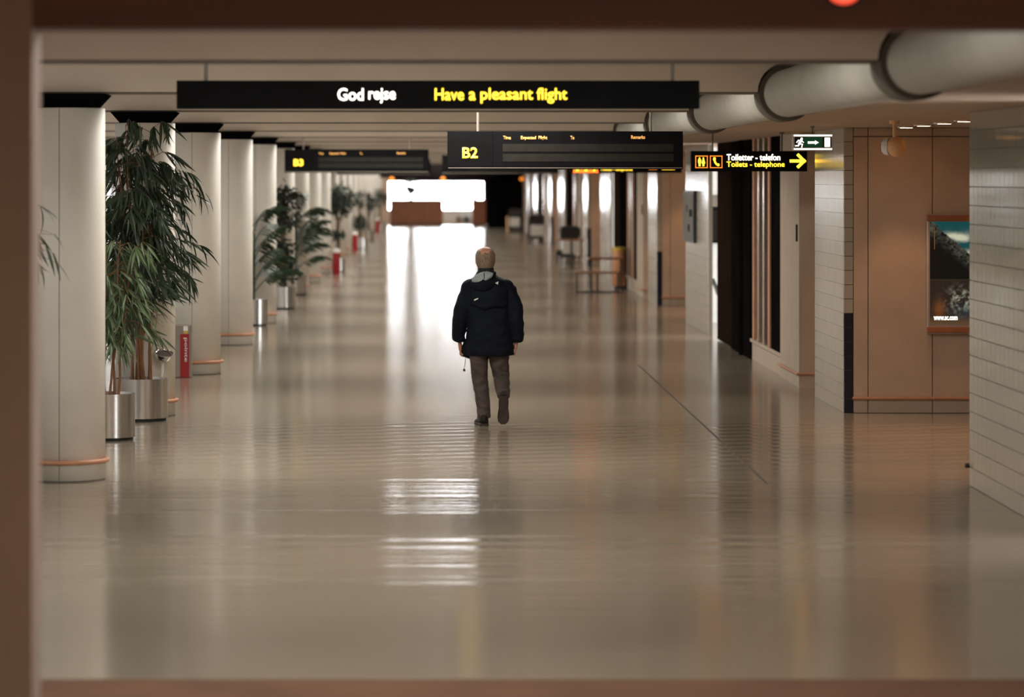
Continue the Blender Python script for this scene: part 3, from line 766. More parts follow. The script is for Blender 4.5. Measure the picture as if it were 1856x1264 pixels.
def lounge_chair(loc, rz, label):
    t = thing('lounge_chair', label, 'chair', loc, rz, 'dark seats in the bright lounge')
    m_ = MB(); m_.rings([[(-0.26, y, z), (0.26, y, z), (0.26, y + 0.03, z + 0.012), (-0.26, y + 0.03, z + 0.012)] for y, z in ((0.30, 0.42), (0.1, 0.40), (-0.12, 0.41))])
    m_.build('seat', 'chair_shell', t)
    m_ = MB(); m_.rings([[(-w, y, z), (w, y, z), (w, y + 0.03, z), (-w, y + 0.03, z)] for w, y, z in ((0.24, -0.12, 0.41), (0.26, -0.2, 0.6), (0.25, -0.3, 0.86))])
    m_.build('backrest', 'chair_shell', t)
    for sx in (-0.2, 0.2):
        for sy in (-0.16, 0.24):
            MB().tube([(sx, sy * 0.8, 0.41), (sx * 1.1, sy, 0.0)], 0.014, 8).build('leg', 'chrome', t)
    return t
lounge_chair((4.74, zt + 18.2, 0), -PI / 2, 'dark shell seat seen through the bright lounge opening')

# ------------------------------------------------------------------ pots and plants
rnd = random.Random(7)
def steel_pot(t, r, h):
    m_ = MB(); m_.lathe([(r, 0.03), (r, h), (r - 0.008, h), (r - 0.010, h - 0.05)], 40, caps=False)
    p = m_.build('steel_pot', 'steel', t, smooth=True)
    MB().lathe([(r - 0.018, 0.0), (r - 0.018, 0.035)], 32).build('foot_ring', 'black_rubber', p)
    MB().lathe([(r - 0.009, h - 0.05), (0.001, h - 0.035)], 24).build('soil', 'soil', p)
def in_column(p):
    k = round((p.y - 26.7) / BAY)
    return (p.x - CX) ** 2 + (p.y - (26.7 + BAY * max(0, k))) ** 2 < 0.335 ** 2
def leaf_mesh(L, w, material, droop=0.25):
    vs_, fs_ = [], []
    n = 5
    for i in range(n + 1):
        a = i / n
        ww = w * (math.sin(PI * min(1, a * 0.93 + 0.07)) ** 0.8) * (1.15 - 0.5 * a)
        if i == n: ww = 0.0004
        z = -droop * L * a * a
        vs_ += [(-ww, L * a, z + ww * 0.35), (0, L * a, z), (ww, L * a, z + ww * 0.35)]
    for i in range(n):
        for k in (0, 1): fs_.append((i*3+k, i*3+k+1, i*3+k+4, i*3+k+3))
    mb = MB(); mb.add(vs_, fs_)
    return mb
def orient(d, up=Vector((0, 0, 1)), roll=0.0):
    d = d.normalized()
    x = d.cross(up)
    if x.length < 1e-3: x = Vector((1, 0, 0))
    x.normalize(); z = x.cross(d)
    return Matrix((x, d, z)).transposed() @ Matrix.Rotation(roll, 3, 'Y')
LEAF = [leaf_mesh(0.17 + 0.025 * i, 0.0115 + 0.0008 * i, 'bamboo_leaf', 0.15 + 0.12 * (i % 3)) for i in range(5)]
LEAF_ME = {mt: [l.mesh('leaf', mt, True) for l in LEAF] for mt in ('bamboo_leaf', 'young_leaf')}
def bamboo(loc, label, height, canes, n_leaf, n_obj, spread, material, seed, bottom=0.35, lean=(0, 0), pot=(0.27, 0.44)):
    """canes in a steel pot with hanging sprays of narrow leaves"""
    R = random.Random(seed)
    t = thing('bamboo_plant', label, 'plant', loc, 0, 'bamboo plants in steel pots')
    steel_pot(t, *pot)
    spots = []
    for c in range(canes):
        a = 2 * PI * c / canes + R.uniform(-0.4, 0.4); r0 = R.uniform(0.03, 0.12)
        hh = height * R.uniform(0.72, 1.0); out = spread * R.uniform(0.10, 0.35)
        pts = []
        for i in range(9):
            s = i / 8
            pts.append(Vector((math.cos(a) * (r0 + out * s ** 2) + lean[0] * s ** 1.5 + 0.012 * math.sin(i * 1.7 + c), math.sin(a) * (r0 + out * s ** 2) + lean[1] * s, 0.40 + (hh - 0.40) * s)))
        MB().tube(pts, [0.013 - 0.009 * i / 8 for i in range(9)], 6).build('cane', 'cane', t, smooth=True)
        for q in range(int(hh * 9)):
            s = R.uniform(bottom / height, 1.0) ** 0.9
            f = s * 8; i = min(7, int(f)); p = pts[i].lerp(pts[i+1], f - i)
            az = R.uniform(0, 2 * PI)
            u_ = p.z / height; prof = 0.28 + 0.95 * max(0.0, min(1.0, (u_ - 0.18) / 0.42)) * (1.0 - 0.45 * max(0.0, (u_ - 0.72) / 0.28))
            ln = spread * R.uniform(0.25, 1.0) * prof
            if in_column(Vector(loc) + p + Vector((math.cos(az) * ln, math.sin(az) * ln, 0))): continue
            tip = p + Vector((math.cos(az) * ln, math.sin(az) * ln, R.uniform(0.05, 0.20) * ln - 0.55 * ln * R.random()))
            spots.append((p, tip))
    twig = MB()
    for p, q in spots:
        mid = (p + q) / 2 + Vector((0, 0, 0.06))
        twig.tube([p, mid, q], [0.0035, 0.0025, 0.0012], 4)
    tw = twig.build('twigs', 'cane', t); tw['kind'] = 'stuff'
    rest = MB(); k = 0
    while k < n_leaf:
        p, q = R.choice(spots)
        s = R.uniform(0.35, 1.05); base = p.lerp(q, s) + Vector((0, 0, 0.06 * (1 - (2 * s - 1) ** 2)))
        d = (q - p); d.z = 0
        d = d.normalized() if d.length > 1e-4 else Vector((1, 0, 0))
        dr = Vector((d.x + R.uniform(-0.7, 0.7), d.y + R.uniform(-0.7, 0.7), R.uniform(-2.1, -0.35)))
        mtx = orient(dr, roll=R.uniform(-1.4, 1.4))
        if base.z + loc[2] > 3.10: base.z = 3.10 - R.random() * 0.2
        li = R.randrange(5); sc = R.uniform(0.75, 1.25)
        tipw = base + mtx @ Vector((0, 0.27 * sc, 0))
        if (height > 3 and loc[1] > 30 and tipw.x > 0.10 and tipw.z < 1.15) or tipw.z < 0.25 or any(in_column(Vector(loc) + base.lerp(tipw, q_)) for q_ in (0, 0.5, 1.0)): continue
        if k < n_obj:
            o = bpy.data.objects.new('leaf', LEAF_ME[material][li]); COL.objects.link(o); o.parent = t
            o.matrix_local = Matrix.Translation(base) @ mtx.to_4x4() @ Matrix.Scale(sc, 4)
        else:
            rest.add([base + mtx @ (Vector(v) * sc) for v in LEAF[li].v], LEAF[li].f)
        k += 1
    if rest.v:
        o = rest.build('foliage', material, t, smooth=True); o['kind'] = 'stuff'
    return t
bamboo((-3.00, 33.2, 0), 'tall drooping bamboo plant in a steel pot beside the second column', 3.06, 11, 3300, 290, 0.50, 'bamboo_leaf', 11, 0.62, (-0.04, -0.25), (0.275, 0.43))
bamboo((-3.09, 30.75, 0), 'shorter light green bamboo plant in the front steel pot by the nearest column', 1.95, 6, 620, 240, 0.34, 'young_leaf', 5, 0.62, (0.06, 0), (0.255, 0.44))
bamboo((-3.57, 24.6, 0), 'bamboo plant whose leaf tips hang before the nearest column at the left edge', 2.95, 4, 260, 200, 0.50, 'bamboo_leaf', 3, 1.9, (0.05, 0))

def frond(L, rise, droop, R):
    """one pinnate palm leaf growing along +y"""
    mb = MB(); pts = []
    n = 12
    for i in range(n + 1):
        s = i / n
        pts.append(Vector((0, L * s * (1 - 0.12 * s), rise * L * s - droop * L * s ** 2.2)))
    mb.tube(pts, [0.009 - 0.0075 * i / n for i in range(n + 1)], 5)
    for i in range(3, 13):
        for half in (0, 0.5):
            s = min(1.0, (i + half) / n); j = min(n - 1, int(s * n)); p = pts[j].lerp(pts[j+1], s * n - j)
            for sg in (-1, 1):
                l = 0.36 * L * math.sin(PI * (0.12 + 0.80 * s)) ** 0.8 * R.uniform(0.85, 1.1)
                d = Vector((sg * 0.9, 0.75, -0.35 - 0.3 * R.random())).normalized()
                sd = Vector((0.25 * sg, 0.9, 0.2)).normalized() * 0.026
                a, b_, c = p, p + d * l * 0.5 + Vector((0, 0, 0.015)), p + d * l
                mb.add([a - sd * 0.3, a + sd * 0.3, b_ + sd, b_ - sd, c], [(0, 1, 2, 3), (3, 2, 4)])
    return mb
def palm(loc, label, height, n, seed, pot=(0.25, 0.44), n_low=5):
    R = random.Random(seed)
    t = thing('potted_palm', label, 'plant', loc, 0, 'palms in steel pots')
    steel_pot(t, *pot)
    for k in range(n):
        s = k / (n - 1)
        L = height * (0.30 + 0.14 * R.random()) * (0.75 + 0.25 * (1 - s))
        mb = frond(L, 1.35 - 0.3 * R.random(), 0.45 + 0.6 * R.random(), R)
        for tr in range(12):
            ang = 2.4 * k + R.uniform(-0.4, 0.4) + tr * 0.6
            if not any(in_column(Vector(loc) + Vector((-math.sin(ang) * L * q_, math.cos(ang) * L * q_, 0))) for q_ in (0.3, 0.45, 0.6, 0.75, 0.9, 1.0)): break
        zst = 0.40 + (height * 0.58) * s * R.uniform(0.85, 1.0)
        MB().tube([(0.02 * math.cos(k), 0.02 * math.sin(k), 0.38), (0.03 * math.cos(k), 0.03 * math.sin(k), zst)], [0.012, 0.007], 5).build('stem', 'palm_leaf', t)
        o = mb.build('frond', 'palm_leaf', t)
        o.location = (0.03 * math.cos(k), 0.03 * math.sin(k), zst - 0.01); o.rotation_euler = (0, 0, ang)
    return t
palm((-3.06, 54.6, 0), 'dark potted palm in a steel pot by the fifth column', 2.35, 24, 21)
palm((-2.96, 68.8, 0), 'dark bushy potted palm in a steel pot by the seventh column', 2.55, 28, 22)
def leafy(loc, label, height, n_leaf, blobs, seed, material='ficus_leaf', pot=(0.25, 0.42), trunk=0.03):
    R = random.Random(seed)
    t = thing('potted_tree', label, 'plant', loc, 0, 'leafy plants in steel pots')
    steel_pot(t, *pot)
    top = max(b[2] for b in blobs)
    for k in range(3):
        MB().tube([(0.05 * math.cos(2.1*k), 0.05 * math.sin(2.1*k), 0.36), (0.03 * math.cos(2.1*k + 1), 0.03 * math.sin(2.1*k + 1), top * 0.6), (0.10 * math.cos(2.1*k), 0.10 * math.sin(2.1*k), top)], [trunk, trunk * 0.7, trunk * 0.3], 6).build('trunk', 'bark', t, smooth=True)
    mb = MB()
    vol = [b[3] ** 2 for b in blobs]
    for k in range(n_leaf):
        b = R.choices(blobs, vol)[0]
        d = Vector((R.gauss(0, 1), R.gauss(0, 1), R.gauss(0, 1))).normalized() * b[3] * R.uniform(0.35, 1.0)
        d.z *= b[4]
        p = Vector(b[:3]) + d
        mt = orient(Vector((d.x + R.uniform(-0.3, 0.3), d.y + R.uniform(-0.3, 0.3), -0.25 + R.uniform(-0.3, 0.4))), roll=R.uniform(-1, 1))
        l = R.uniform(0.08, 0.15); w = l * 0.26
        mb.add([p + mt @ Vector(v) for v in ((0, 0, 0), (w, l * 0.45, 0.01), (0, l, -0.01), (-w, l * 0.45, 0.01))], [(0, 1, 2), (0, 2, 3)])
    o = mb.build('foliage', material, t); o['kind'] = 'stuff'
    return t
leafy((-2.88, 61.5, 0), 'leafy green shrub on thin stems in a steel pot by the sixth column', 2.4, 900, [(0, 0, 2.15, 0.30, 0.8), (0.05, 0, 1.75, 0.32, 0.9), (0, 0, 1.15, 0.22, 1), (0.02, 0, 0.72, 0.30, 0.9)], 31)
leafy((-2.55, 85.5, 0), 'round-headed dark tree in a pot beside the second red stand', 2.3, 1100, [(0, 0, 1.90, 0.42, 1.1), (0, 0, 1.0, 0.16, 1)], 32, pot=(0.18, 0.36))
leafy((-2.60, 112.0, 0), 'blurred slender green plant near the far columns', 2.1, 420, [(0, 0, 1.75, 0.22, 1.6), (0, 0, 0.95, 0.25, 1.2)], 33)
leafy((-2.62, 128.0, 0), 'farther blurred green plant near the far columns', 2.1, 420, [(0, 0, 1.5, 0.26, 1.7)], 34)
leafy((-2.50, 148.0, 0), 'farthest blurred green plant beside the last red stand', 2.1, 420, [(0, 0, 1.55, 0.40, 1.2)], 35)

# ash bowl on a slim post behind the front bamboo pot
p = px(301, 641, 33.0)
t = thing('ash_bowl', 'shiny steel ash bowl on a slim post beside the bamboo pot', 'ashtray', ((291 - VX) / F * 33.54 - 0.02, 33.54, 0))
zb = 0.66
m_ = MB(); m_.lathe([(0.03, -0.052), (0.085, -0.045), (0.102, 0.0), (0.102, 0.012), (0.094, 0.012), (0.09, -0.002), (0.04, -0.03)], 28, caps=False)
o = m_.build('bowl', 'chrome', t, smooth=True); o.location = (0.055, 0, zb); o.rotation_euler = (math.radians(22), math.radians(10), 0)
o2 = MB().lathe([(0.088, -0.006), (0.001, -0.004)], 20).build('ash_sand', 'soil', o)
MB().tube([(0.05, 0, zb - 0.045), (0.02, 0, 0.30), (0.02, 0, 0.02)], 0.014, 10).build('post', 'speaker_white', t, smooth=True)
MB().lathe([(0.055, 0.0), (0.055, 0.012), (0.02, 0.02)], 20, 0.02, 0).build('base', 'chrome', t)

# grey stands with a red panel
def red_stand(loc, label, lettering):
    t = thing('red_stand', label, 'stand', loc, 0, 'grey stands with red panels along the left')
    b_ = MB().box(-0.11, 0.115, -0.13, 0.13, 0, 0.645).build('body', 'body_grey', t, bevel=0.012)
    MB().box(-0.115, 0.120, -0.135, 0.135, 0.632, 0.65).build('lid', 'steel', t, bevel=0.004)
    MB().box(-0.02, 0.092, -0.138, -0.13, 0.004, 0.54).build('red_panel', 'red_panel', t)
    MB().box(0.02, 0.075, -0.137, -0.13, 0.545, 0.575).build('yellow_tab', 'yellow_trim', t)
    MB().box(0.02, 0.075, -0.137, -0.13, 0.58, 0.64).build('white_tab', 'white_print', t)
    if lettering:
        text('pointe', 0.30, 0.052, 'white_print', (0.022, -0.139, 0.495), t, bold=0.012, rot=(PI / 2, PI / 2, 0), depth=0.002)
red_stand(((331 - VX) / F * 40.4, 40.4, 0), 'grey stand with red lettered panel beside the third column', True)
for Y, X, lab in ((83.6, -2.54, 'second red-panelled stand, under the round-headed tree'), (110.0, -2.72, 'third red-panelled stand, blurred in the distance'), (147.0, -2.60, 'farthest red-panelled stand, tiny at the end of the row')):
    t = thing('red_stand', lab, 'stand', (X, Y, 0), 0, 'grey stands with red panels along the left')
    MB().lathe([(0.095, 0.0), (0.10, 0.01), (0.10, 0.56)], 20).build('body', 'red_panel', t, smooth=True)
    MB().lathe([(0.10, 0.56), (0.10, 0.62), (0.07, 0.66)], 20).build('lid', 'white_print', t, smooth=True)

# ------------------------------------------------------------------ right side: carts, tables, bin, bollard
def luggage_cart(loc, rz, label):
    t = thing('luggage_cart', label, 'luggage cart', loc, rz, 'luggage carts along the right')
    MB().box(-0.30, 0.30, -0.45, 0.35, 0.16, 0.20).build('platform', 'cart_dark', t, bevel=0.01)
    for s in (-1, 1):
        MB().tube([(s * 0.30, -0.42, 0.18), (s * 0.30, -0.40, 0.75), (s * 0.27, -0.46, 1.02)], 0.018, 8).build('side_tube', 'dark_metal', t)
        for y in (-0.38, 0.28):
            m_ = MB(); m_.tube([(s * 0.26 - 0.02, y, 0.075), (s * 0.26 + 0.02, y, 0.075)], 0.075, 14); m_.build('wheel', 'black_rubber', t)
            MB().box(s * 0.26 - 0.03, s * 0.26 + 0.03, y - 0.02, y + 0.02, 0.075, 0.17).build('caster_fork', 'dark_metal', t)
    MB().tube([(-0.28, -0.46, 1.02), (0.28, -0.46, 1.02)], 0.024, 10).build('handle', 'black_rubber', t)
    b_ = MB(); b_.rings([[(sx * w, sy * d - 0.28, z) for sx, sy in ((-1, -1), (1, -1), (1, 1), (-1, 1))] for w, d, z in ((0.26, 0.12, 0.70), (0.30, 0.16, 0.98), (0.24, 0.14, 1.08))])
    b_.build('basket', 'cart_dark', t, bevel=0.03)
    MB().box(-0.24, 0.22, -0.47, -0.45, 0.27, 0.68).build('advert_panel', 'cart_panel', t, bevel=0.01)
    MB().box(-0.28, 0.28, 0.32, 0.34, 0.20, 0.36).build('front_stop', 'dark_metal', t)
luggage_cart((3.86, 95.0, 0), 0.15, 'nearest dark luggage cart with pale panel along the right')
luggage_cart((3.80, 124.0, 0), 0.1, 'second dark luggage cart with pale panel farther along')
luggage_cart((3.70, 148.0, 0), -0.2, 'farthest dark luggage cart before the black wall')
def table(loc, label, w, d, h, round_=False):
    t = thing('cafe_table', label, 'table', loc, 0, 'brown tables along the right')
    if round_: MB().lathe([(w * 0.46, h - 0.04), (w * 0.5, h - 0.03), (w * 0.5, h - 0.01), (w * 0.48, h)], 28).build('top', 'table_wood', t)
    else: MB().box(-w/2, w/2, -d/2, d/2, h - 0.04, h).build('top', 'table_wood', t, bevel=0.01)
    if round_:
        MB().lathe([(0.035, 0.02), (0.035, h - 0.04)], 12).build('pedestal', 'dark_metal', t)
        MB().lathe([(0.24, 0), (0.24, 0.015), (0.04, 0.04)], 20).build('foot', 'dark_metal', t)
    else:
        for s in (-1, 1):
            MB().box(s * w * 0.42 - 0.02, s * w * 0.42 + 0.02, -0.03, 0.03, 0.03, h - 0.04).build('leg', 'dark_metal', t)
            MB().box(s * w * 0.42 - 0.025, s * w * 0.42 + 0.025, -d * 0.42, d * 0.42, 0.0, 0.03).build('foot', 'dark_metal', t)
def bench(loc, label, w):
    t = thing('bench', label, 'bench', loc, 0, 'brown benches along the right')
    for q in range(2): MB().box(-w/2, w/2, -0.16 + 0.17 * q, -0.01 + 0.17 * q, 0.41, 0.445).build('slat', 'table_wood', t, bevel=0.006)
    for x in (-w/2 + 0.04, 0.0, w/2 - 0.04):
        MB().box(x - 0.018, x + 0.018, -0.02, 0.02, 0.03, 0.41).build('leg', 'dark_metal', t)
    MB().box(-w/2, w/2, -0.025, 0.025, 0.0, 0.03).build('floor_bar', 'dark_metal', t)
bench((3.50, 70.3, 0), 'low brown bench standing before the brown table', 0.97)
table((3.74, 71.3, 0), 'brown rectangular table behind the low bench', 0.78, 0.6, 0.73)
table((3.72, 89.0, 0), 'farther round brown table near the nearest luggage cart', 0.85, 0.8, 0.80, True)
bin_ = thing('waste_bin', 'orange-brown cylindrical waste bin with yellow rim by the dark partition', 'bin', (4.10, 72.6, 0))
MB().lathe([(0.135, 0.06), (0.15, 0.08), (0.15, 0.82), (0.14, 0.84)], 24).build('body', 'bin_orange', bin_, smooth=True)
MB().lathe([(0.155, 0.84), (0.16, 0.86), (0.15, 0.92), (0.11, 0.93)], 24).build('rim', 'yellow_trim', bin_, smooth=True)
MB().lathe([(0.13, 0.0), (0.13, 0.06)], 20).build('foot', 'black_rubber', bin_)
b_ = thing('bollard', 'slim tan bollard before the black wall at the far end', 'bollard', (3.35, 150.5, 0))
MB().lathe([(0.055, 0.02), (0.05, 0.66), (0.03, 0.70)], 14).build('post', 'speaker_tan', b_, smooth=True)
MB().lathe([(0.09, 0.0), (0.09, 0.02)], 14).build('base_plate', 'dark_metal', b_)

# ------------------------------------------------------------------ far end: desks, plants, lamps, cases
def desk(loc, w, label, planks):
    t = thing('reception_desk', label, 'desk', loc, 0, 'brown desks at the far end')
    MB().box(0, w, 0.03, 0.8, 0.06, 1.28).build('carcass', 'desk_wood', t)
    for i in range(planks):
        a = w * i / planks; MB().cbox(a + 0.004, a + w / planks - 0.004, 0.0, 0.03, 0.10, 1.26, 0.006).build('plank', 'desk_wood', t)
    MB().box(-0.04, w + 0.04, -0.05, 0.85, 1.28, 1.34).build('top', 'desk_top', t, bevel=0.01)
    MB().box(0.02, w - 0.02, 0.02, 0.78, 0.0, 0.06).build('plinth', 'dark_metal', t)
desk((-2.38, 171.0, 0), 2.78, 'long brown wooden desk before the far window', 5)
desk((1.92, 171.0, 0), 0.72, 'narrow brown wooden desk at the right of the far window', 2)
def desk_plant(loc, label, r, n, seed, mt):
    R = random.Random(seed)
    t = thing('desk_plant', label, 'plant', loc, 0)
    MB().lathe([(0.10, 0), (0.14, 0.20), (0.13, 0.20)], 16).build('pot', 'dark_metal', t, smooth=True)
    MB().tube([(0, 0, 0.18), (0.02, 0, 0.5)], 0.015, 6).build('stem', 'bark', t)
    mb = MB()
    for k in range(n):
        d = Vector((R.gauss(0, 1), R.gauss(0, 1), R.gauss(0, 1))).normalized() * r * R.uniform(0.3, 1)
        p = Vector((0, 0, 0.66)) + d; m3 = orient(d + Vector((0, 0, -0.1)))
        mb.add([p + m3 @ Vector(v) for v in ((0, 0, 0), (0.05, 0.1, 0.01), (0, 0.22, -0.02), (-0.05, 0.1, 0.01))], [(0, 1, 2), (0, 2, 3)])
    o = mb.build('foliage', mt, t); o['kind'] = 'stuff'
desk_plant((-1.28, 171.4, 1.34), 'airy green plant standing on the long far desk', 0.40, 420, 41, 'ficus_leaf')
desk_plant((2.10, 171.4, 1.34), 'small dark plant standing on the narrow far desk', 0.14, 40, 42, 'ficus_leaf')
def amber(x, lab):
    t = thing('amber_lamp', lab, 'lamp', (x, 157.5, 2.43), 0, 'amber lamps under the black header')
    MB().sphere((0, 0, 0), 0.11, 0.11, 0.08, 16, 8).build('globe', 'lamp_amber', t, smooth=True)
    MB().lathe([(0.012, 0.07), (0.012, ZC - 2.43)], 8).build('rod', 'dark_metal', t)
amber((710 - VX) / F * 157.5, 'left amber lamp under the black header at the far end')
amber((803 - VX) / F * 157.5, 'middle amber lamp under the black header at the far end')
amber((946 - VX) / F * 157.5, 'right amber lamp beside the black wall at the far end')
def suitcase(loc, w, h, mt, label):
    t = thing('suitcase', label, 'suitcase', loc)
    MB().box(-w/2, w/2, -0.12, 0.12, 0.05, h).build('shell', mt, t, bevel=0.03)
    MB().tube([(-w*0.25, 0.08, h), (-w*0.25, 0.08, h + 0.18), (w*0.25, 0.08, h + 0.18), (w*0.25, 0.08, h)], 0.012, 6).build('handle', 'dark_metal', t)
    for s in (-1, 1): MB().tube([(s*w*0.35 - 0.015, 0.06, 0.03), (s*w*0.35 + 0.015, 0.06, 0.03)], 0.03, 10).build('wheel', 'black_rubber', t)
suitcase((1.26, 173.6, 0), 0.30, 0.42, 'bark', 'brown suitcase on the floor before the far window')
suitcase((1.66, 174.0, 0), 0.36, 0.46, 'chair_shell', 'dark grey suitcase on the floor before the far window')
# ------------------------------------------------------------------ the walking man
def remesh(mb, voxel, smooth_it=4):
    me = mb.mesh('remesh_tmp', ())
    o = bpy.data.objects.new('remesh_tmp', me); COL.objects.link(o)
    md = o.modifiers.new('r', 'REMESH'); md.mode = 'VOXEL'; md.voxel_size = voxel
    if smooth_it:
        ms = o.modifiers.new('s', 'SMOOTH'); ms.iterations = smooth_it; ms.factor = 0.5
    dg = bpy.context.evaluated_depsgraph_get(); dg.update()
    out = bpy.data.meshes.new_from_object(o.evaluated_get(dg), depsgraph=dg)
    bpy.data.objects.remove(o)
    return out
def folds(me, a1, a2, f1=7.0, f2=19.0, zs=1.6):
    me.update()
    ns = [v.normal.copy() for v in me.vertices]
    for v, n in zip(me.vertices, ns):
        p = v.co
        q = Vector((p.x * f1, p.y * f1, p.z * f1 * zs)); q2 = Vector((p.x * f2, p.y * f2, p.z * f2 * zs + 3))
        k = a1 * (1 - 2 * abs(noise.noise(q))) + a2 * noise.noise(q2)
        v.co = p + n * k
def finish(me, name, material, parent, label=None):
    me.name = name; me.materials.clear(); me.materials.append(M[material])
    me.polygons.foreach_set('use_smooth', [True] * len(me.polygons)); me.update()
    o = bpy.data.objects.new(name, me); COL.objects.link(o)
    if parent: o.parent = parent
    if label: o['label'] = label
    return o
def hring(z, cx, cy, rx, ry, n=28): return [(cx + rx * math.cos(2*PI*j/n), cy + ry * math.sin(2*PI*j/n), z) for j in range(n)]

armL = [(-0.11, 0.0, 1.385), (-0.195, 0.0, 1.335), (-0.262, 0.0, 1.18), (-0.290, 0.015, 1.02), (-0.305, 0.04, 0.90), (-0.302, 0.055, 0.845)]
armR = [(0.105, 0.0, 1.385), (0.195, 0.0, 1.335), (0.252, -0.015, 1.18), (0.272, -0.02, 1.02), (0.285, -0.005, 0.90), (0.283, 0.0, 0.845)]
legL = [(-0.085, 0.0, 0.88), (-0.098, 0.01, 0.66), (-0.092, 0.025, 0.47), (-0.062, 0.03, 0.28), (-0.045, 0.015, 0.075)]
legR = [(0.085, 0.0, 0.88), (0.105, 0.02, 0.66), (0.124, 0.045, 0.475), (0.133, -0.13, 0.41), (0.140, -0.325, 0.325)]
HX, HY = -0.034, 0.0
def head_r(z):
    T = [(1.40, .062, .068, .0), (1.53, .060, .066, .008), (1.565, .067, .086, .022), (1.60, .075, .098, .028), (1.65, .081, .103, .025), (1.70, .082, .103, .02), (1.74, .073, .090, .017), (1.768, .052, .064, .015), (1.784, .018, .022, .015)]
    for a, b_ in zip(T, T[1:]):
        if z <= b_[0]:
            k = max(0, (z - a[0]) / (b_[0] - a[0])); return tuple((a[i] + (b_[i] - a[i]) * k) * (1.08 if i == 1 else 1.0) for i in (1, 2, 3))
    return T[-1][1:]
bm_ = MB()
zs = [1.40, 1.46, 1.53, 1.55, 1.565, 1.585, 1.60, 1.625, 1.65, 1.675, 1.70, 1.72, 1.74, 1.756, 1.768, 1.777, 1.784]
bm_.rings([hring(z, HX, HY + head_r(z)[2], head_r(z)[0], head_r(z)[1]) for z in zs])
for s in (-1, 1):
    bm_.sphere((HX + s * 0.089, 0.015, 1.64), 0.012, 0.024, 0.033, 12, 8)
    bm_.sphere((HX + s * 0.033, 0.118, 1.655), 0.017, 0.012, 0.012, 12, 8)
bm_.tube([(HX, 0.118, 1.665), (HX, 0.138, 1.63), (HX, 0.128, 1.61)], [(0.010, 0.01), (0.016, 0.016), (0.012, 0.012)], 10)
bm_.tube([(HX - 0.025, 0.112, 1.585), (HX, 0.12, 1.587), (HX + 0.025, 0.112, 1.585)], 0.008, 8)
bm_.sphere((HX, 0.10, 1.555), 0.028, 0.025, 0.022, 12, 8)
bm_.rings([hring(z, x, 0, rx, ry) for z, x, rx, ry in ((0.80, 0.0, 0.13, 0.09), (0.95, 0.0, 0.135, 0.09), (1.15, -0.005, 0.14, 0.09), (1.35, -0.01, 0.15, 0.085), (1.43, -0.02, 0.12, 0.075), (1.48, -0.03, 0.07, 0.065))])
bm_.tube(armL, [0.05, 0.045, 0.042, 0.036, 0.032, 0.030], 12); bm_.tube(armR, [0.05, 0.045, 0.042, 0.036, 0.032, 0.030], 12)
bm_.tube(legL, [0.085, 0.07, 0.052, 0.048, 0.036], 12); bm_.tube(legR, [0.085, 0.07, 0.052, 0.046, 0.036], 12)
def hand(cx, cy, cz, sn):
    bm_.tube([(cx - 0.006 * sn, cy, cz + 0.08), (cx, cy, cz + 0.03), (cx + 0.004 * sn, cy, cz - 0.035)], [(0.026, 0.026), (0.038, 0.020), (0.040, 0.017)], 14, ref=(1, 0, 0))
    for off, ln in ((-0.030, 0.058), (-0.010, 0.072), (0.010, 0.078), (0.030, 0.070)):
        y = cy + off
        bm_.tube([(cx + 0.003 * sn, y, cz - 0.025), (cx + 0.006 * sn, y + 0.006, cz - 0.035 - 0.45 * ln), (cx + 0.020 * sn, y + 0.008, cz - 0.035 - 0.80 * ln), (cx + 0.036 * sn, y + 0.006, cz - 0.030 - 0.85 * ln)], [0.0098, 0.0095, 0.0088, 0.0078], 10, ref=(1, 0, 0))
    bm_.tube([(cx + 0.006 * sn, cy + 0.028, cz + 0.015), (cx + 0.020 * sn, cy + 0.052, cz - 0.010), (cx + 0.026 * sn, cy + 0.056, cz - 0.042)], [0.014, 0.011, 0.009], 10, ref=(1, 0, 0))
hand(-0.288, 0.075, 0.785, 1)
hand(0.272, 0.012, 0.800, -1)
person = finish(remesh(bm_, 0.0062, 3), 'person', 'skin', None)
PX0, PY0 = (886 - VX) / F * 32.5, 32.5
person.location = (PX0, PY0, 0)
tag(person, 'person in a dark navy hooded jacket and brown trousers walking away', 'person')

# jacket
jb = MB()
jb.rings([hring(z, cx, cy, rx, ry, 36) for z, cx, cy, rx, ry in (
    (0.705, 0.018, 0.0, 0.232, 0.152), (0.76, 0.015, 0.0, 0.236, 0.156), (0.88, 0.010, 0.0, 0.228, 0.155), (1.00, 0.006, 0.0, 0.218, 0.150), (1.15, 0.0, -0.005, 0.215, 0.150),
    (1.28, -0.004, -0.010, 0.218, 0.150), (1.36, -0.006, -0.010, 0.215, 0.138), (1.42, -0.010, -0.008, 0.198, 0.122), (1.455, -0.014, -0.005, 0.170, 0.108), (1.485, -0.020, 0.0, 0.130, 0.097), (1.515, -0.026, 0.003, 0.092, 0.088), (1.545, -0.03, 0.006, 0.080, 0.084))])
jb.tube(armL, [0.070, 0.084, 0.082, 0.071, 0.062, 0.050], 18); jb.tube(armR, [0.070, 0.084, 0.082, 0.071, 0.062, 0.050], 18)
for s in (-1, 1): jb.sphere((-0.012 + s * 0.165, 0.0, 1.375), 0.095, 0.09, 0.085, 20, 12)
for hx, hy, s in ((-0.303, 0.05, -1), (0.283, -0.002, 1)):
    jb.tube([(hx - s * 0.002, hy - 0.005, 0.90), (hx, hy, 0.865), (hx, hy + 0.002, 0.838)], [0.060, 0.064, 0.050], 16)
jb.tube([(-0.16, 0.07, 0.86), (-0.205, 0.085, 0.76), (-0.235, 0.095, 0.685)], [(0.06, 0.05), (0.065, 0.045), (0.060, 0.03)], 14)
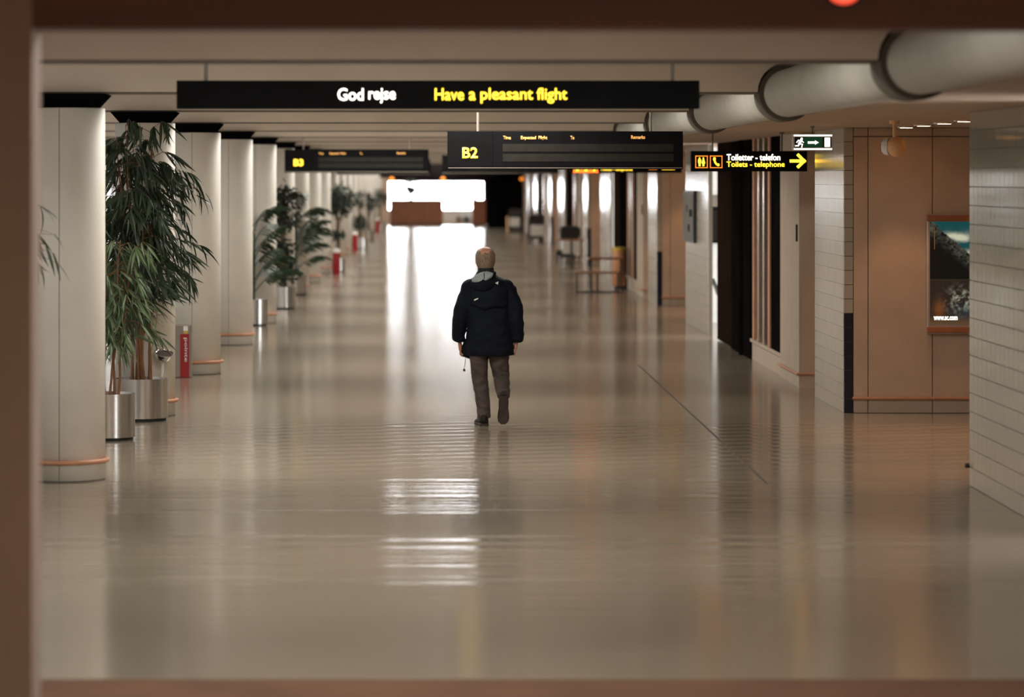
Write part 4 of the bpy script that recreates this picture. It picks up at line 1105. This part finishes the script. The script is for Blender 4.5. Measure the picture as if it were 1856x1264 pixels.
jme = remesh(jb, 0.0085, 5); folds(jme, 0.010, 0.004, 6.0, 17.0, 1.3)
jacket = finish(jme, 'jacket', 'jacket_navy', person)
dgt = bpy.context.evaluated_depsgraph_get()
bvh = BVHTree.FromPolygons([v.co.copy() for v in jme.vertices], [tuple(p.vertices) for p in jme.polygons])
def back_y(x, z):
    h = bvh.ray_cast(Vector((x, -1.0, z)), Vector((0, 1, 0)))
    return h[0].y if h[0] else -0.10
# storm flap across the back with a wavy hem
nx, nz = 28, 10
fv, ff = [], []
for j in range(nz + 1):
    for i in range(nx + 1):
        x = -0.185 + 0.37 * i / nx
        zb_ = 1.175 + 0.9 * (x + 0.01) ** 2 + 0.010 * math.sin(x * 32)
        zt_ = 1.430 - 0.9 * (x + 0.01) ** 2
        z = zb_ + (zt_ - zb_) * j / nz
        fv.append((x, back_y(x, z) - 0.003 - 0.014 * (1 - j / nz) ** 0.7, z))
for j in range(nz):
    for i in range(nx): ff.append((j*(nx+1)+i, j*(nx+1)+i+1, (j+1)*(nx+1)+i+1, (j+1)*(nx+1)+i))
fl = MB().add(fv, ff).build('back_flap', 'jacket_navy', jacket, smooth=True, auto=False)
md = fl.modifiers.new('thick', 'SOLIDIFY'); md.thickness = 0.005; md.offset = -1
# hood lying on the back and its grey lining
hb = MB()
hb.sphere((-0.060, -0.135, 1.425), 0.118, 0.062, 0.085, 28, 16); hb.sphere((-0.05, -0.105, 1.475), 0.100, 0.075, 0.050, 28, 16)
hb.tube([(-0.165, -0.06, 1.44), (-0.155, -0.125, 1.455), (-0.10, -0.165, 1.435), (-0.03, -0.165, 1.455), (0.025, -0.13, 1.495), (0.05, -0.06, 1.525)], [0.022, 0.026, 0.026, 0.026, 0.026, 0.022], 12)
hme = remesh(hb, 0.008, 4); folds(hme, 0.006, 0.003, 9, 22)
hood = finish(hme, 'hood', 'jacket_navy', jacket)
lb = MB(); lb.sphere((0, 0, 0), 0.112, 0.055, 0.034, 28, 14)
ln = finish(remesh(lb, 0.006, 2), 'hood_lining', 'lining_grey', hood, 'grey hood lining')
folds(ln.data, 0.004, 0.003, 14, 30)
ln.location = (-0.066, -0.150, 1.487); ln.rotation_euler = (0.75, -0.32, 0.0)
MB().tube([(-0.050, -0.185, 1.525), (-0.050, -0.208, 1.470)], 0.003, 6).build('drawcord', 'jacket_navy', hood)
# collar edge, marks, hem cord
MB().lathe([(0.080, 1.510), (0.082, 1.572), (0.074, 1.574), (0.068, 1.52)], 28, -0.03, 0.006, 1, 1.06, caps=False).build('collar', 'collar_dark', jacket, smooth=True)
def mark(pts, nm):
    vs_ = [(x, min(back_y(x, z), 0) - (0.024 if x < 0 else 0.012), z) for x, z in pts]
    n = len(vs_); MB().add(vs_ + [(x, y + 0.02, z) for x, y, z in vs_], [list(range(n))] + [[j, j + n, (j+1) % n + n, (j+1) % n] for j in range(n)]).build(nm, 'white_print', jacket)
def mp_(x, y): return ((780 + x / 3.509 - 886) / 181.6, (772 - (430 + y / 3.509)) / 181.6)
mark([mp_(408, 292), mp_(432, 280), mp_(428, 303), mp_(420, 296)], 'white_emblem')
mark([mp_(276, 399), mp_(282, 392), mp_(303, 385), mp_(302, 392), mp_(290, 398), mp_(278, 404)], 'white_wordmark')
MB().tube([(-0.228, 0.07, 0.70), (-0.236, 0.07, 0.62), (-0.245, 0.07, 0.56)], 0.0035, 6).build('hem_cord', 'lining_grey', jacket)
MB().sphere((-0.245, 0.07, 0.548), 0.014, 0.012, 0.014, 10, 8).build('cord_toggle', 'black_rubber', jacket, smooth=True)

# trousers
tb = MB()
tb.rings([hring(z, 0.008, 0.0, rx, ry, 28) for z, rx, ry in ((0.98, 0.16, 0.11), (0.90, 0.175, 0.125), (0.82, 0.180, 0.128), (0.78, 0.165, 0.12))])
tb.tube(legL, [(0.105, 0.12), (0.088, 0.092), (0.075, 0.080), (0.068, 0.072), (0.061, 0.068)], 20)
tb.tube(legR, [(0.105, 0.12), (0.097, 0.098), (0.078, 0.084), (0.072, 0.074), (0.060, 0.062)], 20)
tme = remesh(tb, 0.0085, 4); folds(tme, 0.008, 0.004, 7, 20, 2.0)
finish(tme, 'trousers', 'trousers_brown', person)
# shoes
def shoe(mtx):
    ys = [0.0, 0.02, 0.07, 0.12, 0.17, 0.22, 0.26, 0.285]
    hw = [0.026, 0.041, 0.046, 0.043, 0.051, 0.055, 0.044, 0.016]
    def outline(g): return [(-w - g, y) for w, y in zip(hw, ys)] + [(w + g, y) for w, y in zip(hw[::-1], ys[::-1])]
    def lay(levels):
        mb = MB(); mb.rings([[tuple(mtx @ Vector((x, y, z if not callable(z) else z(y)))) for x, y in outline(g)] for g, z in levels]); return mb
    so = lay([(-0.004, lambda y: 0.006 if 0.09 < y < 0.14 else 0.0), (0.004, 0.006), (0.004, 0.022), (0.0, 0.026)])
    sole = so.build('sole', 'shoe_sole', None)
    hgt = lambda y: 0.105 if y < 0.08 else 0.105 - 0.055 * min(1, (y - 0.08) / 0.12)
    up = lay([(0.0, 0.024), (0.001, lambda y: 0.024 + 0.45 * (hgt(y) - 0.024)), (-0.006, lambda y: 0.024 + 0.8 * (hgt(y) - 0.024)), (-0.016, hgt)])
    upper = up.build('shoe', 'shoe_leather', person, smooth=True, auto=False)
    sole.parent = upper
shoe(Matrix.Translation((-0.040, -0.065, 0.0)) @ Matrix.Rotation(0.22, 4, 'Z'))
yv = Vector((-0.02, 0.16, -1.0)).normalized(); zv = (Vector((0, 1, 0)) - yv * yv.y).normalized(); xv = yv.cross(zv)
m3 = Matrix((xv, yv, zv)).transposed()
shoe(Matrix.Translation((0.141, -0.405, 0.318)) @ m3.to_4x4())
# hair round the back and sides, bald crown left free
hv, hf = [], []
na, nzh = 40, 14
for j in range(nzh + 1):
    for i in range(na + 1):
        a = -PI / 2 + (i / na - 0.5) * 2 * 2.15
        side = abs(i / na - 0.5) * 2
        zlo = 1.560 + 0.075 * side ** 3; zhi = 1.742 - 0.012 * math.sin(i * 0.9) + 0.015 * side - 0.03 * max(0, 1 - abs(i / na - 0.44) / 0.25)
        z = zlo + (zhi - zlo) * j / nzh
        rx, ry, cy = head_r(z)
        tk = 0.011 * math.sin(PI * (0.10 + 0.84 * j / nzh)) ** 0.6 + 0.0015 * math.sin(i * 2.3 + j * 1.1)
        hv.append((HX + (rx + tk) * math.cos(a), HY + cy + (ry + tk) * math.sin(a), z))
for j in range(nzh):
    for i in range(na): hf.append((j*(na+1)+i, j*(na+1)+i+1, (j+1)*(na+1)+i+1, (j+1)*(na+1)+i))
hair = MB().add(hv, hf).build('hair', 'hair', person, smooth=True, auto=False)
md = hair.modifiers.new('thick', 'SOLIDIFY'); md.thickness = 0.010; md.offset = -1
